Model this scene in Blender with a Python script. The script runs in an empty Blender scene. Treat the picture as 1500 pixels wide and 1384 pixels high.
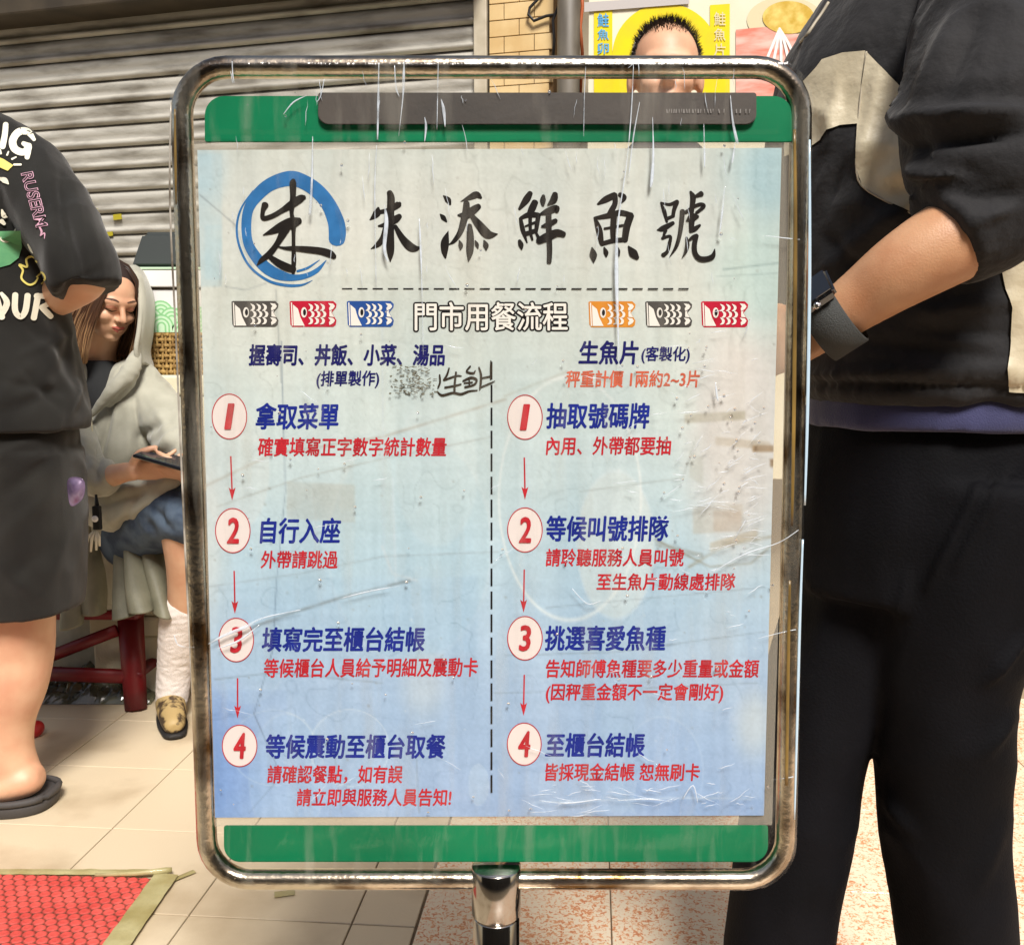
import bpy, bmesh, math, random
import numpy as np
from mathutils import Vector, Matrix, noise, geometry
from mathutils.bvhtree import BVHTree
R = math.radians
random.seed(7)
scene = bpy.context.scene
COL = scene.collection

# ---------------------------------------------------------------- camera, sky, sun, exposure
F = 1400.0
PITCH = R(6.6)
CAM = Vector((0, 0, 1.0))
cam_d = bpy.data.cameras.new('camera'); cam = bpy.data.objects.new('camera', cam_d); COL.objects.link(cam)
cam.location = CAM; cam.rotation_euler = (math.pi/2 - PITCH, 0, 0)
cam_d.sensor_width = 36; cam_d.lens = 36*F/1500; cam_d.clip_start = .01; cam_d.clip_end = 300
scene.camera = cam
SUN_DIR = Vector((.20, -.80, .95)).normalized()          # towards the sun
w = bpy.data.worlds.new('World'); scene.world = w; w.use_nodes = True
nt = w.node_tree; bg = nt.nodes['Background']
sky = nt.nodes.new('ShaderNodeTexSky'); sky.sky_type = 'NISHITA'; sky.sun_disc = False
sky.sun_elevation = math.asin(SUN_DIR.z); sky.sun_rotation = math.atan2(SUN_DIR.x, SUN_DIR.y)
warm = nt.nodes.new('ShaderNodeMix'); warm.data_type = 'RGBA'; warm.blend_type = 'MULTIPLY'; warm.inputs[0].default_value = 1
warm.inputs[7].default_value = (1.0, .775, .61, 1)
nt.links.new(sky.outputs[0], warm.inputs[6]); nt.links.new(warm.outputs[2], bg.inputs[0])
bg.inputs[1].default_value = .13
sd = bpy.data.lights.new('sun', 'SUN'); sun = bpy.data.objects.new('sun', sd); COL.objects.link(sun)
sd.energy = 3.6; sd.angle = R(17); sd.color = (1, .965, .91)
sun.rotation_euler = SUN_DIR.to_track_quat('Z', 'Y').to_euler()
vs = scene.view_settings; vs.view_transform = 'Standard'; vs.look = 'None'; vs.gamma = 1; vs.use_curve_mapping = False
vs.exposure = .62
scene.cycles.transparent_max_bounces = 12
scene.cycles.max_bounces = 6

# ---------------------------------------------------------------- helpers
CP, SP = math.cos(PITCH), math.sin(PITCH)
def ray(px, py):
    dx = (px-750)/F; dy = (692-py)/F
    return Vector((dx, CP + dy*SP, -SP + dy*CP))
def P(px, py, Y):
    d = ray(px, py); return CAM + d*(Y/d.y)
def G(px, py, z=0.0):                                      # point of the ground seen at a pixel
    d = ray(px, py); return CAM + d*((z-1.0)/d.z)
def proj(v):
    q = v - CAM; z = q.y*CP - q.z*SP; yy = q.y*SP + q.z*CP
    return 750 + F*q.x/z, 692 - F*yy/z
def zat(p): return (p.y*CP - (p.z-1.0)*SP)
def lin(c):
    c = c/255.0
    return c/12.92 if c <= .04045 else ((c+.055)/1.055)**2.4
def C(r, g, b, k=1.0): return (lin(r)*k, lin(g)*k, lin(b)*k, 1)

def mat(name, col, rough=.6, metal=0, col2=None, nscale=8, nstretch=(1,1,1), bump=0, bscale=60, spec=.5, coat=0, sheen=0, detail=6, lo=.35, hi=.65, sss=0, bstretch=None, world=False):
    m = bpy.data.materials.new(name); m.use_nodes = True; t = m.node_tree; b = t.nodes['Principled BSDF']
    b.inputs['Base Color'].default_value = col; b.inputs['Roughness'].default_value = rough
    b.inputs['Metallic'].default_value = metal; b.inputs['Specular IOR Level'].default_value = spec
    b.inputs['Coat Weight'].default_value = coat; b.inputs['Sheen Weight'].default_value = sheen
    if sss: b.inputs['Subsurface Weight'].default_value = sss; b.inputs['Subsurface Radius'].default_value = (.01, .004, .002)
    tc = t.nodes.new('ShaderNodeTexCoord'); gn = t.nodes.new('ShaderNodeNewGeometry') if world else None
    def N(scale, stretch):
        mp = t.nodes.new('ShaderNodeMapping'); mp.inputs['Scale'].default_value = stretch
        n = t.nodes.new('ShaderNodeTexNoise'); n.inputs['Scale'].default_value = scale; n.inputs['Detail'].default_value = detail
        t.links.new(gn.outputs['Position'] if world else tc.outputs['Object'], mp.inputs[0]); t.links.new(mp.outputs[0], n.inputs['Vector']); return n
    if col2 is not None:
        n = N(nscale, nstretch); r = t.nodes.new('ShaderNodeValToRGB')
        r.color_ramp.elements[0].position = lo; r.color_ramp.elements[1].position = hi
        r.color_ramp.elements[0].color = col; r.color_ramp.elements[1].color = col2
        t.links.new(n.outputs[0], r.inputs[0]); t.links.new(r.outputs[0], b.inputs['Base Color'])
    if bump:
        n = N(bscale, bstretch or (1, 1, 1)); bp = t.nodes.new('ShaderNodeBump'); bp.inputs['Strength'].default_value = bump
        bp.inputs['Distance'].default_value = .004
        t.links.new(n.outputs[0], bp.inputs['Height']); t.links.new(bp.outputs[0], b.inputs['Normal'])
    return m

def mesh(name, verts, faces, m, parent=None, smooth=False):
    me = bpy.data.meshes.new(name); me.from_pydata([tuple(v) for v in verts], [], faces); me.update()
    if m: me.materials.append(m)
    if smooth: me.polygons.foreach_set('use_smooth', [True]*len(me.polygons))
    o = bpy.data.objects.new(name, me); COL.objects.link(o)
    if parent: o.parent = parent
    return o
def bmobj(name, bm, m, parent=None, smooth=False):
    me = bpy.data.meshes.new(name); bm.to_mesh(me); bm.free()
    if m: me.materials.append(m)
    if smooth: me.polygons.foreach_set('use_smooth', [True]*len(me.polygons))
    o = bpy.data.objects.new(name, me); COL.objects.link(o)
    if parent: o.parent = parent
    return o
def empty(name, label, cat, group=None, loc=(0, 0, 0)):
    o = bpy.data.objects.new(name, None); COL.objects.link(o); o.empty_display_size = .05; o.location = loc
    o['label'] = label; o['category'] = cat
    if group: o['group'] = group
    return o
def tag(o, label, cat, group=None):
    o['label'] = label; o['category'] = cat
    if group: o['group'] = group
    return o
def box(name, lo, hi, m, parent=None, bevel=.003, rot=None, at=None, smooth=False):
    bm = bmesh.new(); bmesh.ops.create_cube(bm, size=1)
    for v in bm.verts: v.co = Vector([(lo[i]+hi[i])/2 + v.co[i]*(hi[i]-lo[i]) for i in range(3)])
    if bevel: bmesh.ops.bevel(bm, geom=bm.edges[:], offset=bevel, segments=2, affect='EDGES', profile=.5)
    if rot or at:
        M = (Matrix.Translation(at or (0, 0, 0)) @ Matrix.Rotation(rot or 0, 4, 'Z')); bm.transform(M)
    return bmobj(name, bm, m, parent, smooth)
def rings_mesh(rings, cap=True):
    V = []; Fc = []; n = len(rings[0])
    for r in rings: V += r
    for i in range(len(rings)-1):
        for j in range(n):
            a = i*n+j; b = i*n+(j+1) % n; Fc.append((a, b, b+n, a+n))
    if cap: Fc.append(tuple(range(n))[::-1]); Fc.append(tuple((len(rings)-1)*n+j for j in range(n)))
    return V, Fc
def tube_rings(pts, seg=16, closed=False):
    out = []; n = len(pts)
    for i, (p, ra, rb) in enumerate(pts):
        a = pts[(i-1) % n][0] if (closed or i > 0) else p; b = pts[(i+1) % n][0] if (closed or i < n-1) else p
        T = (b-a).normalized(); ref = Vector((0, 1, 0)) if abs(T.y) < .9 else Vector((0, 0, 1))
        A = T.cross(ref).normalized(); B = A.cross(T).normalized()
        out.append([p + A*ra*math.cos(2*math.pi*k/seg) + B*rb*math.sin(2*math.pi*k/seg) for k in range(seg)])
    return out
def smooth_path(pts, sub=5):
    """catmull-rom through tuples (Vector, ra, rb)"""
    q = [pts[0]] + list(pts) + [pts[-1]]; out = []
    for i in range(1, len(q)-2):
        for s in range(sub):
            t = s/sub; w0 = (-t+2*t*t-t**3)/2; w1 = (2-5*t*t+3*t**3)/2; w2 = (t+4*t*t-3*t**3)/2; w3 = (-t*t+t**3)/2
            out.append(tuple(q[i-1][k]*w0+q[i][k]*w1+q[i+1][k]*w2+q[i+2][k]*w3 for k in range(3)))
    out.append(tuple(q[-2])); return out
def tube(name, pts, m, parent=None, seg=12, closed=False, cap=True):
    rs = tube_rings(pts, seg, closed)
    if closed: rs.append(rs[0])
    V, Fc = rings_mesh(rs, cap and not closed); return mesh(name, V, Fc, m, parent, True)
def limb(pts, sub=5, flat=False):                     # pts: (px, py, Y, radius_px, depth ratio)
    q = []
    for t in pts:
        px, py, Y, r = t[:4]; k = t[4] if len(t) > 4 else 1
        p = P(px, py, Y); rr = r*zat(p)/F; q.append((p, rr, rr*k))
    return limb3(q, sub, flat)
def limb3(q, sub=5, flat=False):
    q = smooth_path(q, sub)
    def endc(a, b):
        T = (a[0]-b[0]).normalized(); return [(a[0]+T*a[1]*.45, a[1]*.85, a[2]*.85), (a[0]+T*a[1]*.8, a[1]*.5, a[2]*.5)]
    s = endc(q[0], q[1]); e = [] if flat else endc(q[-1], q[-2])
    return rings_mesh(tube_rings([s[1], s[0]] + q + e, 20))
def rows(rr, ex=2.3, seg=32, sub=4, cap=True):             # rr: (py, xl, xr, Y, half depth)
    q = [rr[0]] + list(rr) + [rr[-1]]; out = []
    for i in range(1, len(q)-2):
        for s in range(sub):
            t = s/sub; w = ((-t+2*t*t-t**3)/2, (2-5*t*t+3*t**3)/2, (t+4*t*t-3*t**3)/2, (-t*t+t**3)/2)
            out.append(tuple(sum(q[i-1+j][k]*w[j] for j in range(4)) for k in range(5)))
    out.append(q[-2]); rg = []
    for py, xl, xr, Y, dh in out:
        c = P((xl+xr)/2, py, Y); a = (P(xr, py, Y)-P(xl, py, Y)).length/2; r = []
        for k in range(seg):
            th = 2*math.pi*k/seg; cs, sn = math.cos(th), math.sin(th)
            r.append(c + Vector((a*math.copysign(abs(cs)**(2/ex), cs), dh*math.copysign(abs(sn)**(2/ex), sn), 0)))
        rg.append(r)
    return rings_mesh(rg, cap)
def ellipsoid(c, rx, ry, rz, rot=None, n=20):
    rg = []
    for i in range(1, n):
        a = math.pi*i/n; r = []
        for k in range(n*2):
            b = math.pi*k/n; v = Vector((rx*math.sin(a)*math.cos(b), ry*math.sin(a)*math.sin(b), rz*math.cos(a)))
            if rot: v = rot @ v
            r.append(c+v)
        rg.append(r)
    return rings_mesh(rg)
def fuse(name, sets, m, parent=None, voxel=.008, smooth=6, wr=None, folds=(), fn=None):
    V = []; Fc = []
    for v, f in sets:
        o = len(V); V += v; Fc += [tuple(i+o for i in q) for q in f]
    ob = mesh(name, V, Fc, m)
    bm = bmesh.new(); bm.from_mesh(ob.data)
    bmesh.ops.triangulate(bm, faces=bm.faces[:]); bmesh.ops.recalc_face_normals(bm, faces=bm.faces[:]); bm.to_mesh(ob.data); bm.free()
    md = ob.modifiers.new('r', 'REMESH'); md.mode = 'VOXEL'; md.voxel_size = voxel; md.use_smooth_shade = True
    if smooth: s = ob.modifiers.new('s', 'SMOOTH'); s.factor = .5; s.iterations = smooth
    dg = bpy.context.evaluated_depsgraph_get(); dg.update(); ev = ob.evaluated_get(dg)
    me = bpy.data.meshes.new_from_object(ev); old = ob.data; ob.modifiers.clear(); ob.data = me; bpy.data.meshes.remove(old); me.name = name
    n = len(me.vertices); co = np.empty(n*3); me.vertices.foreach_get('co', co); co = co.reshape(-1, 3)
    no = np.empty(n*3); me.vertices.foreach_get('normal', no); no = no.reshape(-1, 3)
    d = np.zeros(n)
    if wr:
        amp, sc, st = wr
        for i in range(n):
            p = Vector((co[i][0]*st[0], co[i][1]*st[1], co[i][2]*st[2]))*sc
            q = p + noise.noise_vector(p*.6)*.9
            d[i] = amp*(1-2.2*abs(noise.noise(q)) + .35*noise.noise(p*3.1))
    if folds:
        q = co - np.array(CAM); z = q[:, 1]*CP - q[:, 2]*SP; yy = q[:, 1]*SP + q[:, 2]*CP
        X = 750+F*q[:, 0]/z; Yp = 692-F*yy/z; front = (no[:, 1] < .2)
        for x1, y1, x2, y2, wd, a in folds:
            L = max(1e-6, (x2-x1)**2+(y2-y1)**2); t = np.clip(((X-x1)*(x2-x1)+(Yp-y1)*(y2-y1))/L, 0, 1)
            dd = np.hypot(X-x1-t*(x2-x1), Yp-y1-t*(y2-y1)); d += front*a*np.exp(-(dd/wd)**2)*np.sin(np.pi*(.12+.76*t))
    co2 = co + no*d[:, None]
    if fn: co2 = fn(co2, no)
    me.vertices.foreach_set('co', co2.ravel()); me.update()
    if not me.materials: me.materials.append(m)
    me.polygons.foreach_set('use_smooth', [True]*len(me.polygons))
    if parent: ob.parent = parent
    return ob
def bvh(o): return BVHTree.FromPolygons([v.co for v in o.data.vertices], [tuple(p.vertices) for p in o.data.polygons])
def patch(name, poly, tree, m, parent, off=.0015, step=5, hole=None):
    """a sewn or printed piece: outline given where it is seen, laid on the cloth under it"""
    pts = []; n = len(poly)
    for i in range(n):
        a = Vector(poly[i]); b = Vector(poly[(i+1) % n]); k = max(1, int((b-a).length/step))
        for j in range(k): pts.append(a+(b-a)*j/k)
    nb = len(pts); xs = [p.x for p in pts]; ys = [p.y for p in pts]
    def inside(x, y):
        c = False; j = nb-1
        for i in range(nb):
            if (pts[i].y > y) != (pts[j].y > y) and x < (pts[j].x-pts[i].x)*(y-pts[i].y)/(pts[j].y-pts[i].y)+pts[i].x: c = not c
            j = i
        return c
    x = min(xs)+step*.5; ins = []
    while x < max(xs):
        y = min(ys)+step*.5
        while y < max(ys):
            if inside(x, y): ins.append(Vector((x+random.uniform(-.1, .1), y+random.uniform(-.1, .1))))
            y += step
        x += step
    edges = [(i, (i+1) % nb) for i in range(nb)]
    vv, _, ff, *_r = geometry.delaunay_2d_cdt(pts+ins, edges, [], 0, 1e-4)
    return drape(name, vv, [f for f in ff if inside(sum(vv[i].x for i in f)/len(f), sum(vv[i].y for i in f)/len(f))], tree, m, parent, off)
def drape(name, vv, ff, tree, m, parent, off):
    V = []; ok = []
    for p in vv:
        d = ray(p[0], p[1]).normalized(); h, nn, idx, ds = tree.ray_cast(CAM, d)
        if h is None: V.append(Vector((0, 0, 0))); ok.append(False)
        else:
            if nn.dot(d) > 0: nn = -nn
            V.append(h + (nn*.7 - d*.5)*off); ok.append(True)
    fs = [f for f in ff if all(ok[i] for i in f) and max((V[f[0]]-V[f[k]]).length for k in range(1, len(f))) < .08]
    o = mesh(name, V, [tuple(f) for f in fs], m, parent, True)
    bm = bmesh.new(); bm.from_mesh(o.data); bmesh.ops.delete(bm, geom=[v for v in bm.verts if not v.link_faces], context='VERTS')
    bmesh.ops.recalc_face_normals(bm, faces=bm.faces[:]); bm.to_mesh(o.data); bm.free()
    return o
_tc = {}
def text2d(body, offset=.0, shear=0.0):
    k = (body, offset, shear)
    if k in _tc: return _tc[k]
    cu = bpy.data.curves.new('t', 'FONT'); cu.body = body; cu.size = 1; cu.offset = offset; cu.shear = shear; cu.resolution_u = 3
    o = bpy.data.objects.new('t', cu); COL.objects.link(o)
    dg = bpy.context.evaluated_depsgraph_get(); dg.update(); me = o.evaluated_get(dg).to_mesh()
    V = np.array([(v.co.x, v.co.y) for v in me.vertices]); Fc = [tuple(p.vertices) for p in me.polygons]
    o.evaluated_get(dg).to_mesh_clear(); bpy.data.objects.remove(o); bpy.data.curves.remove(cu)
    _tc[k] = (V, Fc); return V, Fc
def fit(body, x0, x1, yt, yb, offset=0., shear=0., slope=0.):
    V, Fc = text2d(body, offset, shear); mn = V.min(0); mx = V.max(0); s = (V-mn)/(mx-mn)
    px = x0+s[:, 0]*(x1-x0); py = yb-s[:, 1]*(yb-yt)+slope*(px-x0)
    return list(zip(px, py)), Fc
def bold(body, x0, x1, yt, yb, w, shear=0., slope=0., n=6):
    """the same glyphs a few times, shifted by a hair, for a heavier weight"""
    return [fit(body, x0+w*math.cos(2*math.pi*i/n), x1+w*math.cos(2*math.pi*i/n), yt+w*math.sin(2*math.pi*i/n), yb+w*math.sin(2*math.pi*i/n), 0., shear, slope) for i in range(n)]
def brush(pts, sub=6):
    """a brush stroke: (x, y, width) -> 2D polygon strip"""
    q = smooth_path([(Vector((x, y)), wd, 0) for x, y, wd in pts], sub); n = len(q); V = []
    for i in range(n):
        a = q[max(0, i-1)][0]; b = q[min(n-1, i+1)][0]; T = (b-a); T = T/max(T.length, 1e-6); N = Vector((-T.y, T.x)); h = max(q[i][1], 0)/2
        V += [q[i][0]+N*h, q[i][0]-N*h]
    Fc = [(2*i, 2*i+1, 2*i+3, 2*i+2) for i in range(n-1)]
    for e, s in ((0, -1), (n-1, 1)):                       # rounded ends
        a = q[max(0, e-1)][0]; b = q[min(n-1, e+1)][0]; T = (b-a); T = T/max(T.length, 1e-6)*s; N = Vector((-T.y, T.x)); h = q[e][1]/2; k = len(V)
        V += [q[e][0]+N*h*math.cos(t)+T*h*.8*math.sin(t) for t in [math.pi*j/6 for j in range(7)]]; Fc.append(tuple(range(k, k+7)))
    return V, Fc
SY = .93
def S(px, py, off=0.0): return P(px, py, SY-off)
def on_sign(name, sets, m, parent, off, step=.00004):
    V = []; Fc = []
    for i, (v, f) in enumerate(sets):
        o = len(V); V += [S(p[0], p[1], off+step*i) for p in v]; Fc += [tuple(j+o for j in q) for q in f]
    return mesh(name, V, Fc, m, parent)
def poly(*p): return list(p), [tuple(range(len(p)))]
def ell(cx, cy, rx, ry, n=40): return poly(*[(cx+rx*math.cos(2*math.pi*i/n), cy+ry*math.sin(2*math.pi*i/n)) for i in range(n)])
def ring(cx, cy, rx, ry, w, n=48):
    V = []
    for i in range(n):
        c, s = math.cos(2*math.pi*i/n), math.sin(2*math.pi*i/n); V += [(cx+rx*c, cy+ry*s), (cx+(rx-w)*c, cy+(ry-w)*s)]
    return V, [(2*i, 2*i+1, (2*i+3) % (2*n), (2*i+2) % (2*n)) for i in range(n)]
def rbox2(x0, y0, x1, y1, rt, rb, n=7):
    out = []
    for cx, cy, a0, r in ((x1-rt, y0+rt, -90, rt), (x1-rb, y1-rb, 0, rb), (x0+rb, y1-rb, 90, rb), (x0+rt, y0+rt, 180, rt)):
        out += [(cx+r*math.cos(R(a0+90*i/n)), cy+r*math.sin(R(a0+90*i/n))) for i in range(n+1)]
    return out
def slab(name, outline, off0, off1, m, parent, bevel=.0008):
    n = len(outline); V = [S(x, y, off0) for x, y in outline]+[S(x, y, off1) for x, y in outline]
    fs = [tuple(range(n, 2*n)), tuple(range(n))[::-1]]+[(i, (i+1) % n, (i+1) % n+n, i+n) for i in range(n)]
    o = mesh(name, V, fs, m, parent); bm = bmesh.new(); bm.from_mesh(o.data); bmesh.ops.recalc_face_normals(bm, faces=bm.faces[:])
    if bevel:
        bmesh.ops.bevel(bm, geom=[e for e in bm.edges if len(e.link_faces) == 2 and e.calc_face_angle() > .8], offset=bevel, segments=2, affect='EDGES')
    bm.to_mesh(o.data); bm.free(); return o

# ================================================================ SETTING
WA = R(14.5); WU = Vector((math.cos(WA), -math.sin(WA), 0)); WN = Vector((-math.sin(WA), -math.cos(WA), 0)); W0 = Vector((-1.0, 3.35, 0))
def wpt(px, py=500, out=0.0):
    """point of the back wall (moved OUT metres towards the street) seen at a pixel"""
    d = ray(px, py); o = W0+WN*out; t = (o-CAM).dot(WN)/d.dot(WN); return CAM+d*t
def wall_box(name, s0, s1, z0, z1, o0, o1, m, parent=None, bevel=.002):
    return box(name, (s0, -o1, z0), (s1, -o0, z1), m, parent, bevel, rot=-WA, at=W0)
def ws(px, out=0.0, py=500): return (wpt(px, py, out)-W0).dot(WU)

m_ground = mat('asphalt', C(90, 88, 84, .5), .9, col2=C(120, 116, 110, .5), nscale=30, bump=.5)
g = box('ground', (-30, -25, -.3), (30, 30, -.02), m_ground, None, 0); g['kind'] = 'structure'
TY = R(4.9); TD = Vector((math.sin(TY), math.cos(TY), 0)); TH = Vector((math.cos(TY), -math.sin(TY), 0))
m_tile = mat('beige_tile', C(200, 176, 140, .66), .40, col2=C(236, 217, 184, .74), nscale=3.2, bump=.08, bscale=160, lo=.30, hi=.52, detail=12, world=True)
m_grout = mat('grout', C(150, 132, 104, .7), .95, col2=C(120, 104, 82, .7), nscale=20)
T0 = G(164, 1213); ts = .302
bT = (G(600, 1384)-T0).dot(TH)
ow = box('unseen_facade', (-14, -5.6, 0), (14, -5.2, 4.7), mat('dim_plaster', C(110, 98, 84, .6), .9, col2=C(70, 62, 54, .6), nscale=1.5), None, 0); ow['kind'] = 'structure'  # unseen facade added behind the camera to darken reflections and cut frontal fill
fl = box('floor', (-4, -3, -.02), (4, 4, -.004), m_grout, None, 0); fl['kind'] = 'structure'
def tile_mesh(name, sx, sy, m):
    bm = bmesh.new(); bmesh.ops.create_cube(bm, size=1)
    for v in bm.verts: v.co = Vector((v.co.x*sx, v.co.y*sy, v.co.z*.01-.005))
    bmesh.ops.bevel(bm, geom=[e for e in bm.edges if all(v.co.z > -.001 for v in e.verts)], offset=.0012, segments=1, affect='EDGES')
    me = bpy.data.meshes.new(name); bm.to_mesh(me); bm.free(); me.materials.append(m); return me
tm = tile_mesh('floor_tile', ts-.003, ts-.003, m_tile); rz = -TY
def add_tile(me, name, c, parent, dz=0):
    o = bpy.data.objects.new(name, me); COL.objects.link(o); o.location = (c.x, c.y, dz); o.rotation_euler = (random.uniform(-.001, .001), random.uniform(-.001, .001), rz); o.parent = parent
for i in range(-11, 8):
    for j in range(-6, 7):
        x0 = i*ts; c = T0+TH*(x0+ts/2)+TD*((j+.5)*ts)
        if x0 > bT-.002: continue
        if x0+ts > bT:                                     # cut tile along the terrazzo
            wd = bT-x0; c = T0+TH*(x0+wd/2)+TD*((j+.5)*ts)
            if 'cut' not in globals(): cut = tile_mesh('floor_tile', wd-.003, ts-.003, m_tile)
            add_tile(cut, 'floor_tile', c, fl)
        else: add_tile(tm, 'floor_tile', c, fl)
# terrazzo
m_ter = bpy.data.materials.new('terrazzo'); m_ter.use_nodes = True; t = m_ter.node_tree; b = t.nodes['Principled BSDF']; b.inputs['Roughness'].default_value = .35
tc = t.nodes.new('ShaderNodeTexCoord'); n1 = t.nodes.new('ShaderNodeTexNoise'); n1.inputs['Scale'].default_value = 128; n1.inputs['Detail'].default_value = 3.5; n1.inputs['Distortion'].default_value = 1.2
r1 = t.nodes.new('ShaderNodeValToRGB'); e = r1.color_ramp.elements
e[0].position = .36; e[0].color = C(218, 140, 96, .82); e[1].position = .50; e[1].color = C(246, 228, 200, .84)
e2 = r1.color_ramp.elements.new(.44); e2.color = C(236, 176, 128, .88)
n2 = t.nodes.new('ShaderNodeTexNoise'); n2.inputs['Scale'].default_value = 7; mx = t.nodes.new('ShaderNodeMath'); mx.operation = 'MULTIPLY_ADD'; mx.inputs[1].default_value = .22; mx.inputs[2].default_value = -.10
ad = t.nodes.new('ShaderNodeMath'); oi = t.nodes.new('ShaderNodeObjectInfo'); va = t.nodes.new('ShaderNodeVectorMath'); va.operation = 'ADD'
cm = t.nodes.new('ShaderNodeCombineXYZ'); ml = t.nodes.new('ShaderNodeMath'); ml.operation = 'MULTIPLY'; ml.inputs[1].default_value = 37
for a, b2 in ((oi.outputs['Random'], ml.inputs[0]), (ml.outputs[0], cm.inputs[2]), (tc.outputs['Object'], va.inputs[0]), (cm.outputs[0], va.inputs[1]), (va.outputs[0], n1.inputs['Vector']), (va.outputs[0], n2.inputs['Vector']), (n2.outputs[0], mx.inputs[0]), (n1.outputs[0], ad.inputs[0]), (mx.outputs[0], ad.inputs[1]), (ad.outputs[0], r1.inputs[0]), (r1.outputs[0], b.inputs['Base Color'])): t.links.new(a, b2)
tz = .345; pv = box('pavement', (-.02, -3, -.02), (4.2, 4, -.0035), m_grout, None, 0); pv['kind'] = 'structure'
pv.matrix_world = Matrix.Translation(T0+TH*(bT+.003)) @ Matrix.Rotation(-TY, 4, 'Z')
tt = tile_mesh('terrazzo_tile', tz-.0025, tz-.0025, m_ter)
for i in range(0, 7):
    for j in range(-5, 6):
        o = bpy.data.objects.new('terrazzo_tile', tt); COL.objects.link(o); o.parent = pv
        o.location = ((i+.5)*tz, (j+.5)*tz-.12, 0.0008)
# back wall
m_wall = mat('plaster', C(205, 190, 160, .6), .85, col2=C(170, 155, 130, .6), nscale=4, bump=.2)
bw = wall_box('wall', -4, 4, 0, 3.2, -.3, -.06, m_wall); bw['kind'] = 'structure'
# roller shutter
m_slat = mat('shutter_steel', C(206, 202, 190, .78), .48, metal=.2, col2=C(138, 131, 117, .66), nscale=16, nstretch=(.35, .35, 1.6), lo=.44, hi=.74, bump=.2, bscale=140, detail=14, world=True)
sE = ws(713); sh = empty('roller_shutter', 'grey ribbed steel roller shutter pulled down behind the seated woman', 'shutter', loc=W0)
pitch = .0745
prof = [(0, .000), (.004, .009), (.011, .0135), (.018, .011), (.021, .003), (.028, -.001), (.040, .004), (.052, .006), (.062, .004), (.070, -.003), (.0745, -.006)]
V = []; nseg = 1
for s in (-2.6, sE-.02):
    for z, o in prof: V.append(Vector((s, -o-.01, z)))
n = len(prof); Fc = [(i, i+1, n+i+1, n+i) for i in range(n-1)]
me0 = mesh('slat', V, Fc, m_slat, None, True); sm = me0.data; bpy.data.objects.remove(me0)
for v in V: v.y += .004
rim = 29
for i in range(31):
    o = bpy.data.objects.new('slat', sm); COL.objects.link(o); o.parent = sh; o.rotation_euler = (0, 0, -WA); o.location = (0, 0, .03+i*pitch)
    o.location += WN*random.uniform(-.0008, .0008)
m_dark = mat('dark_steel', C(70, 62, 50, .6), .6, metal=.3, col2=C(100, 88, 70, .6), nscale=7)
zb = P(0, 36, wpt(0).y-.1).z
hb = box('housing', (-2.8, -.14, zb), (sE+.02, .02, zb+.42), m_dark, None, .006); hb.rotation_euler = (0, 0, -WA); hb.parent = sh
gr = box('guide_rail', (sE-.03, -.035, 0), (sE+.012, .02, 2.2), mat('pale_steel', C(232, 222, 200, .75), .5, col2=C(200, 188, 160, .7), nscale=12), None, .003); gr.rotation_euler = (0, 0, -WA); gr.parent = sh
# yellow tape remnants
m_yt = mat('yellow_tape', C(205, 190, 40, .6), .6)
for x, y, a, b3 in ((138, 308, 14, 5), (172, 318, 14, 8), (160, 343, 12, 6), (52, 285, 10, 5), (84, 302, 9, 6)):
    c = wpt(x, y, .022); s = zat(c)/F
    o = box('tape_scrap', (-a*s/2, -.001, -b3*s/2), (a*s/2, .001, b3*s/2), m_yt, None, 0); o.parent = sh; o.location = c-W0; o.rotation_euler = (0, random.uniform(-.3, .3), -WA)
# tiled pillar
m_ptile = mat('yellow_glazed_tile', C(240, 212, 158, .85), .35, col2=C(220, 186, 128, .85), nscale=9, bump=.05, world=True)
m_pg = mat('pillar_grout', C(150, 118, 76, .6), .9)
s0, s1 = ws(722), ws(812)
pl = empty('tiled_pillar', 'pillar of pale yellow wall tiles right of the shutter', 'pillar', loc=W0)
c = wall_box('core', s0, s1, 0, 2.7, -.06, .03, m_pg); c.location = -W0; c.parent = pl
th = .0485; k = 0
for i in range(56):
    zz = i*th; off = (.0 if i % 2 else .5)
    x = s0
    edges = [s0]+[s0+(q+off)*.095 for q in range(0, 4) if s0 < s0+(q+off)*.095 < s1-.01]+[s1]
    for a, b4 in zip(edges, edges[1:]):
        if b4-a < .02: continue
        o = wall_box('wall_tile', a+.0012, b4-.0012, zz+.0014, zz+th-.0014, .03, .036+random.uniform(0, .001), m_ptile, None, .001); o.location = -W0; o.parent = pl
# drain pipe with cable loops
m_pipe = mat('grey_pipe', C(140, 132, 118, .6), .55, col2=C(96, 88, 76, .6), nscale=14, nstretch=(1, 1, .3))
pc = W0+WU*ws(830, .08)+WN*.08
pp = tube('drain_pipe', [(Vector((pc.x, pc.y, z)), .034, .034) for z in (0, 1, 1.7, 2.7)], m_pipe, seg=20); tag(pp, 'grey drain pipe running up beside the yellow tiled pillar', 'pipe')
m_blk = mat('black_rubber', C(34, 30, 28, .6), .5)
for nm, pts, lab in (('cable', [(806, -30), (792, -5), (776, 12), (774, 22), (782, 31), (800, 24), (812, 22), (822, 12)], 'dark cable looped against the yellow tiled pillar'),
                ('hanging_cable', [(826, -20), (818, 10), (810, 30), (812, 60), (808, 110)], 'thin dark cable hanging straight beside the grey drain pipe')):
    tag(tube(nm, [(wpt(x, y, .05), .0045, .0045) for x, y in pts], m_blk), lab, 'cable')
tag(tube('orange_cord', [(wpt(x, y, .06), .005, .006) for x, y in ((852, -20), (853, 10), (850, 40), (853, 78), (850, 140))], mat('orange_cord', C(196, 96, 40, .7), .6)), 'orange cord hanging between the pipe and the menu board', 'cord')

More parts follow.
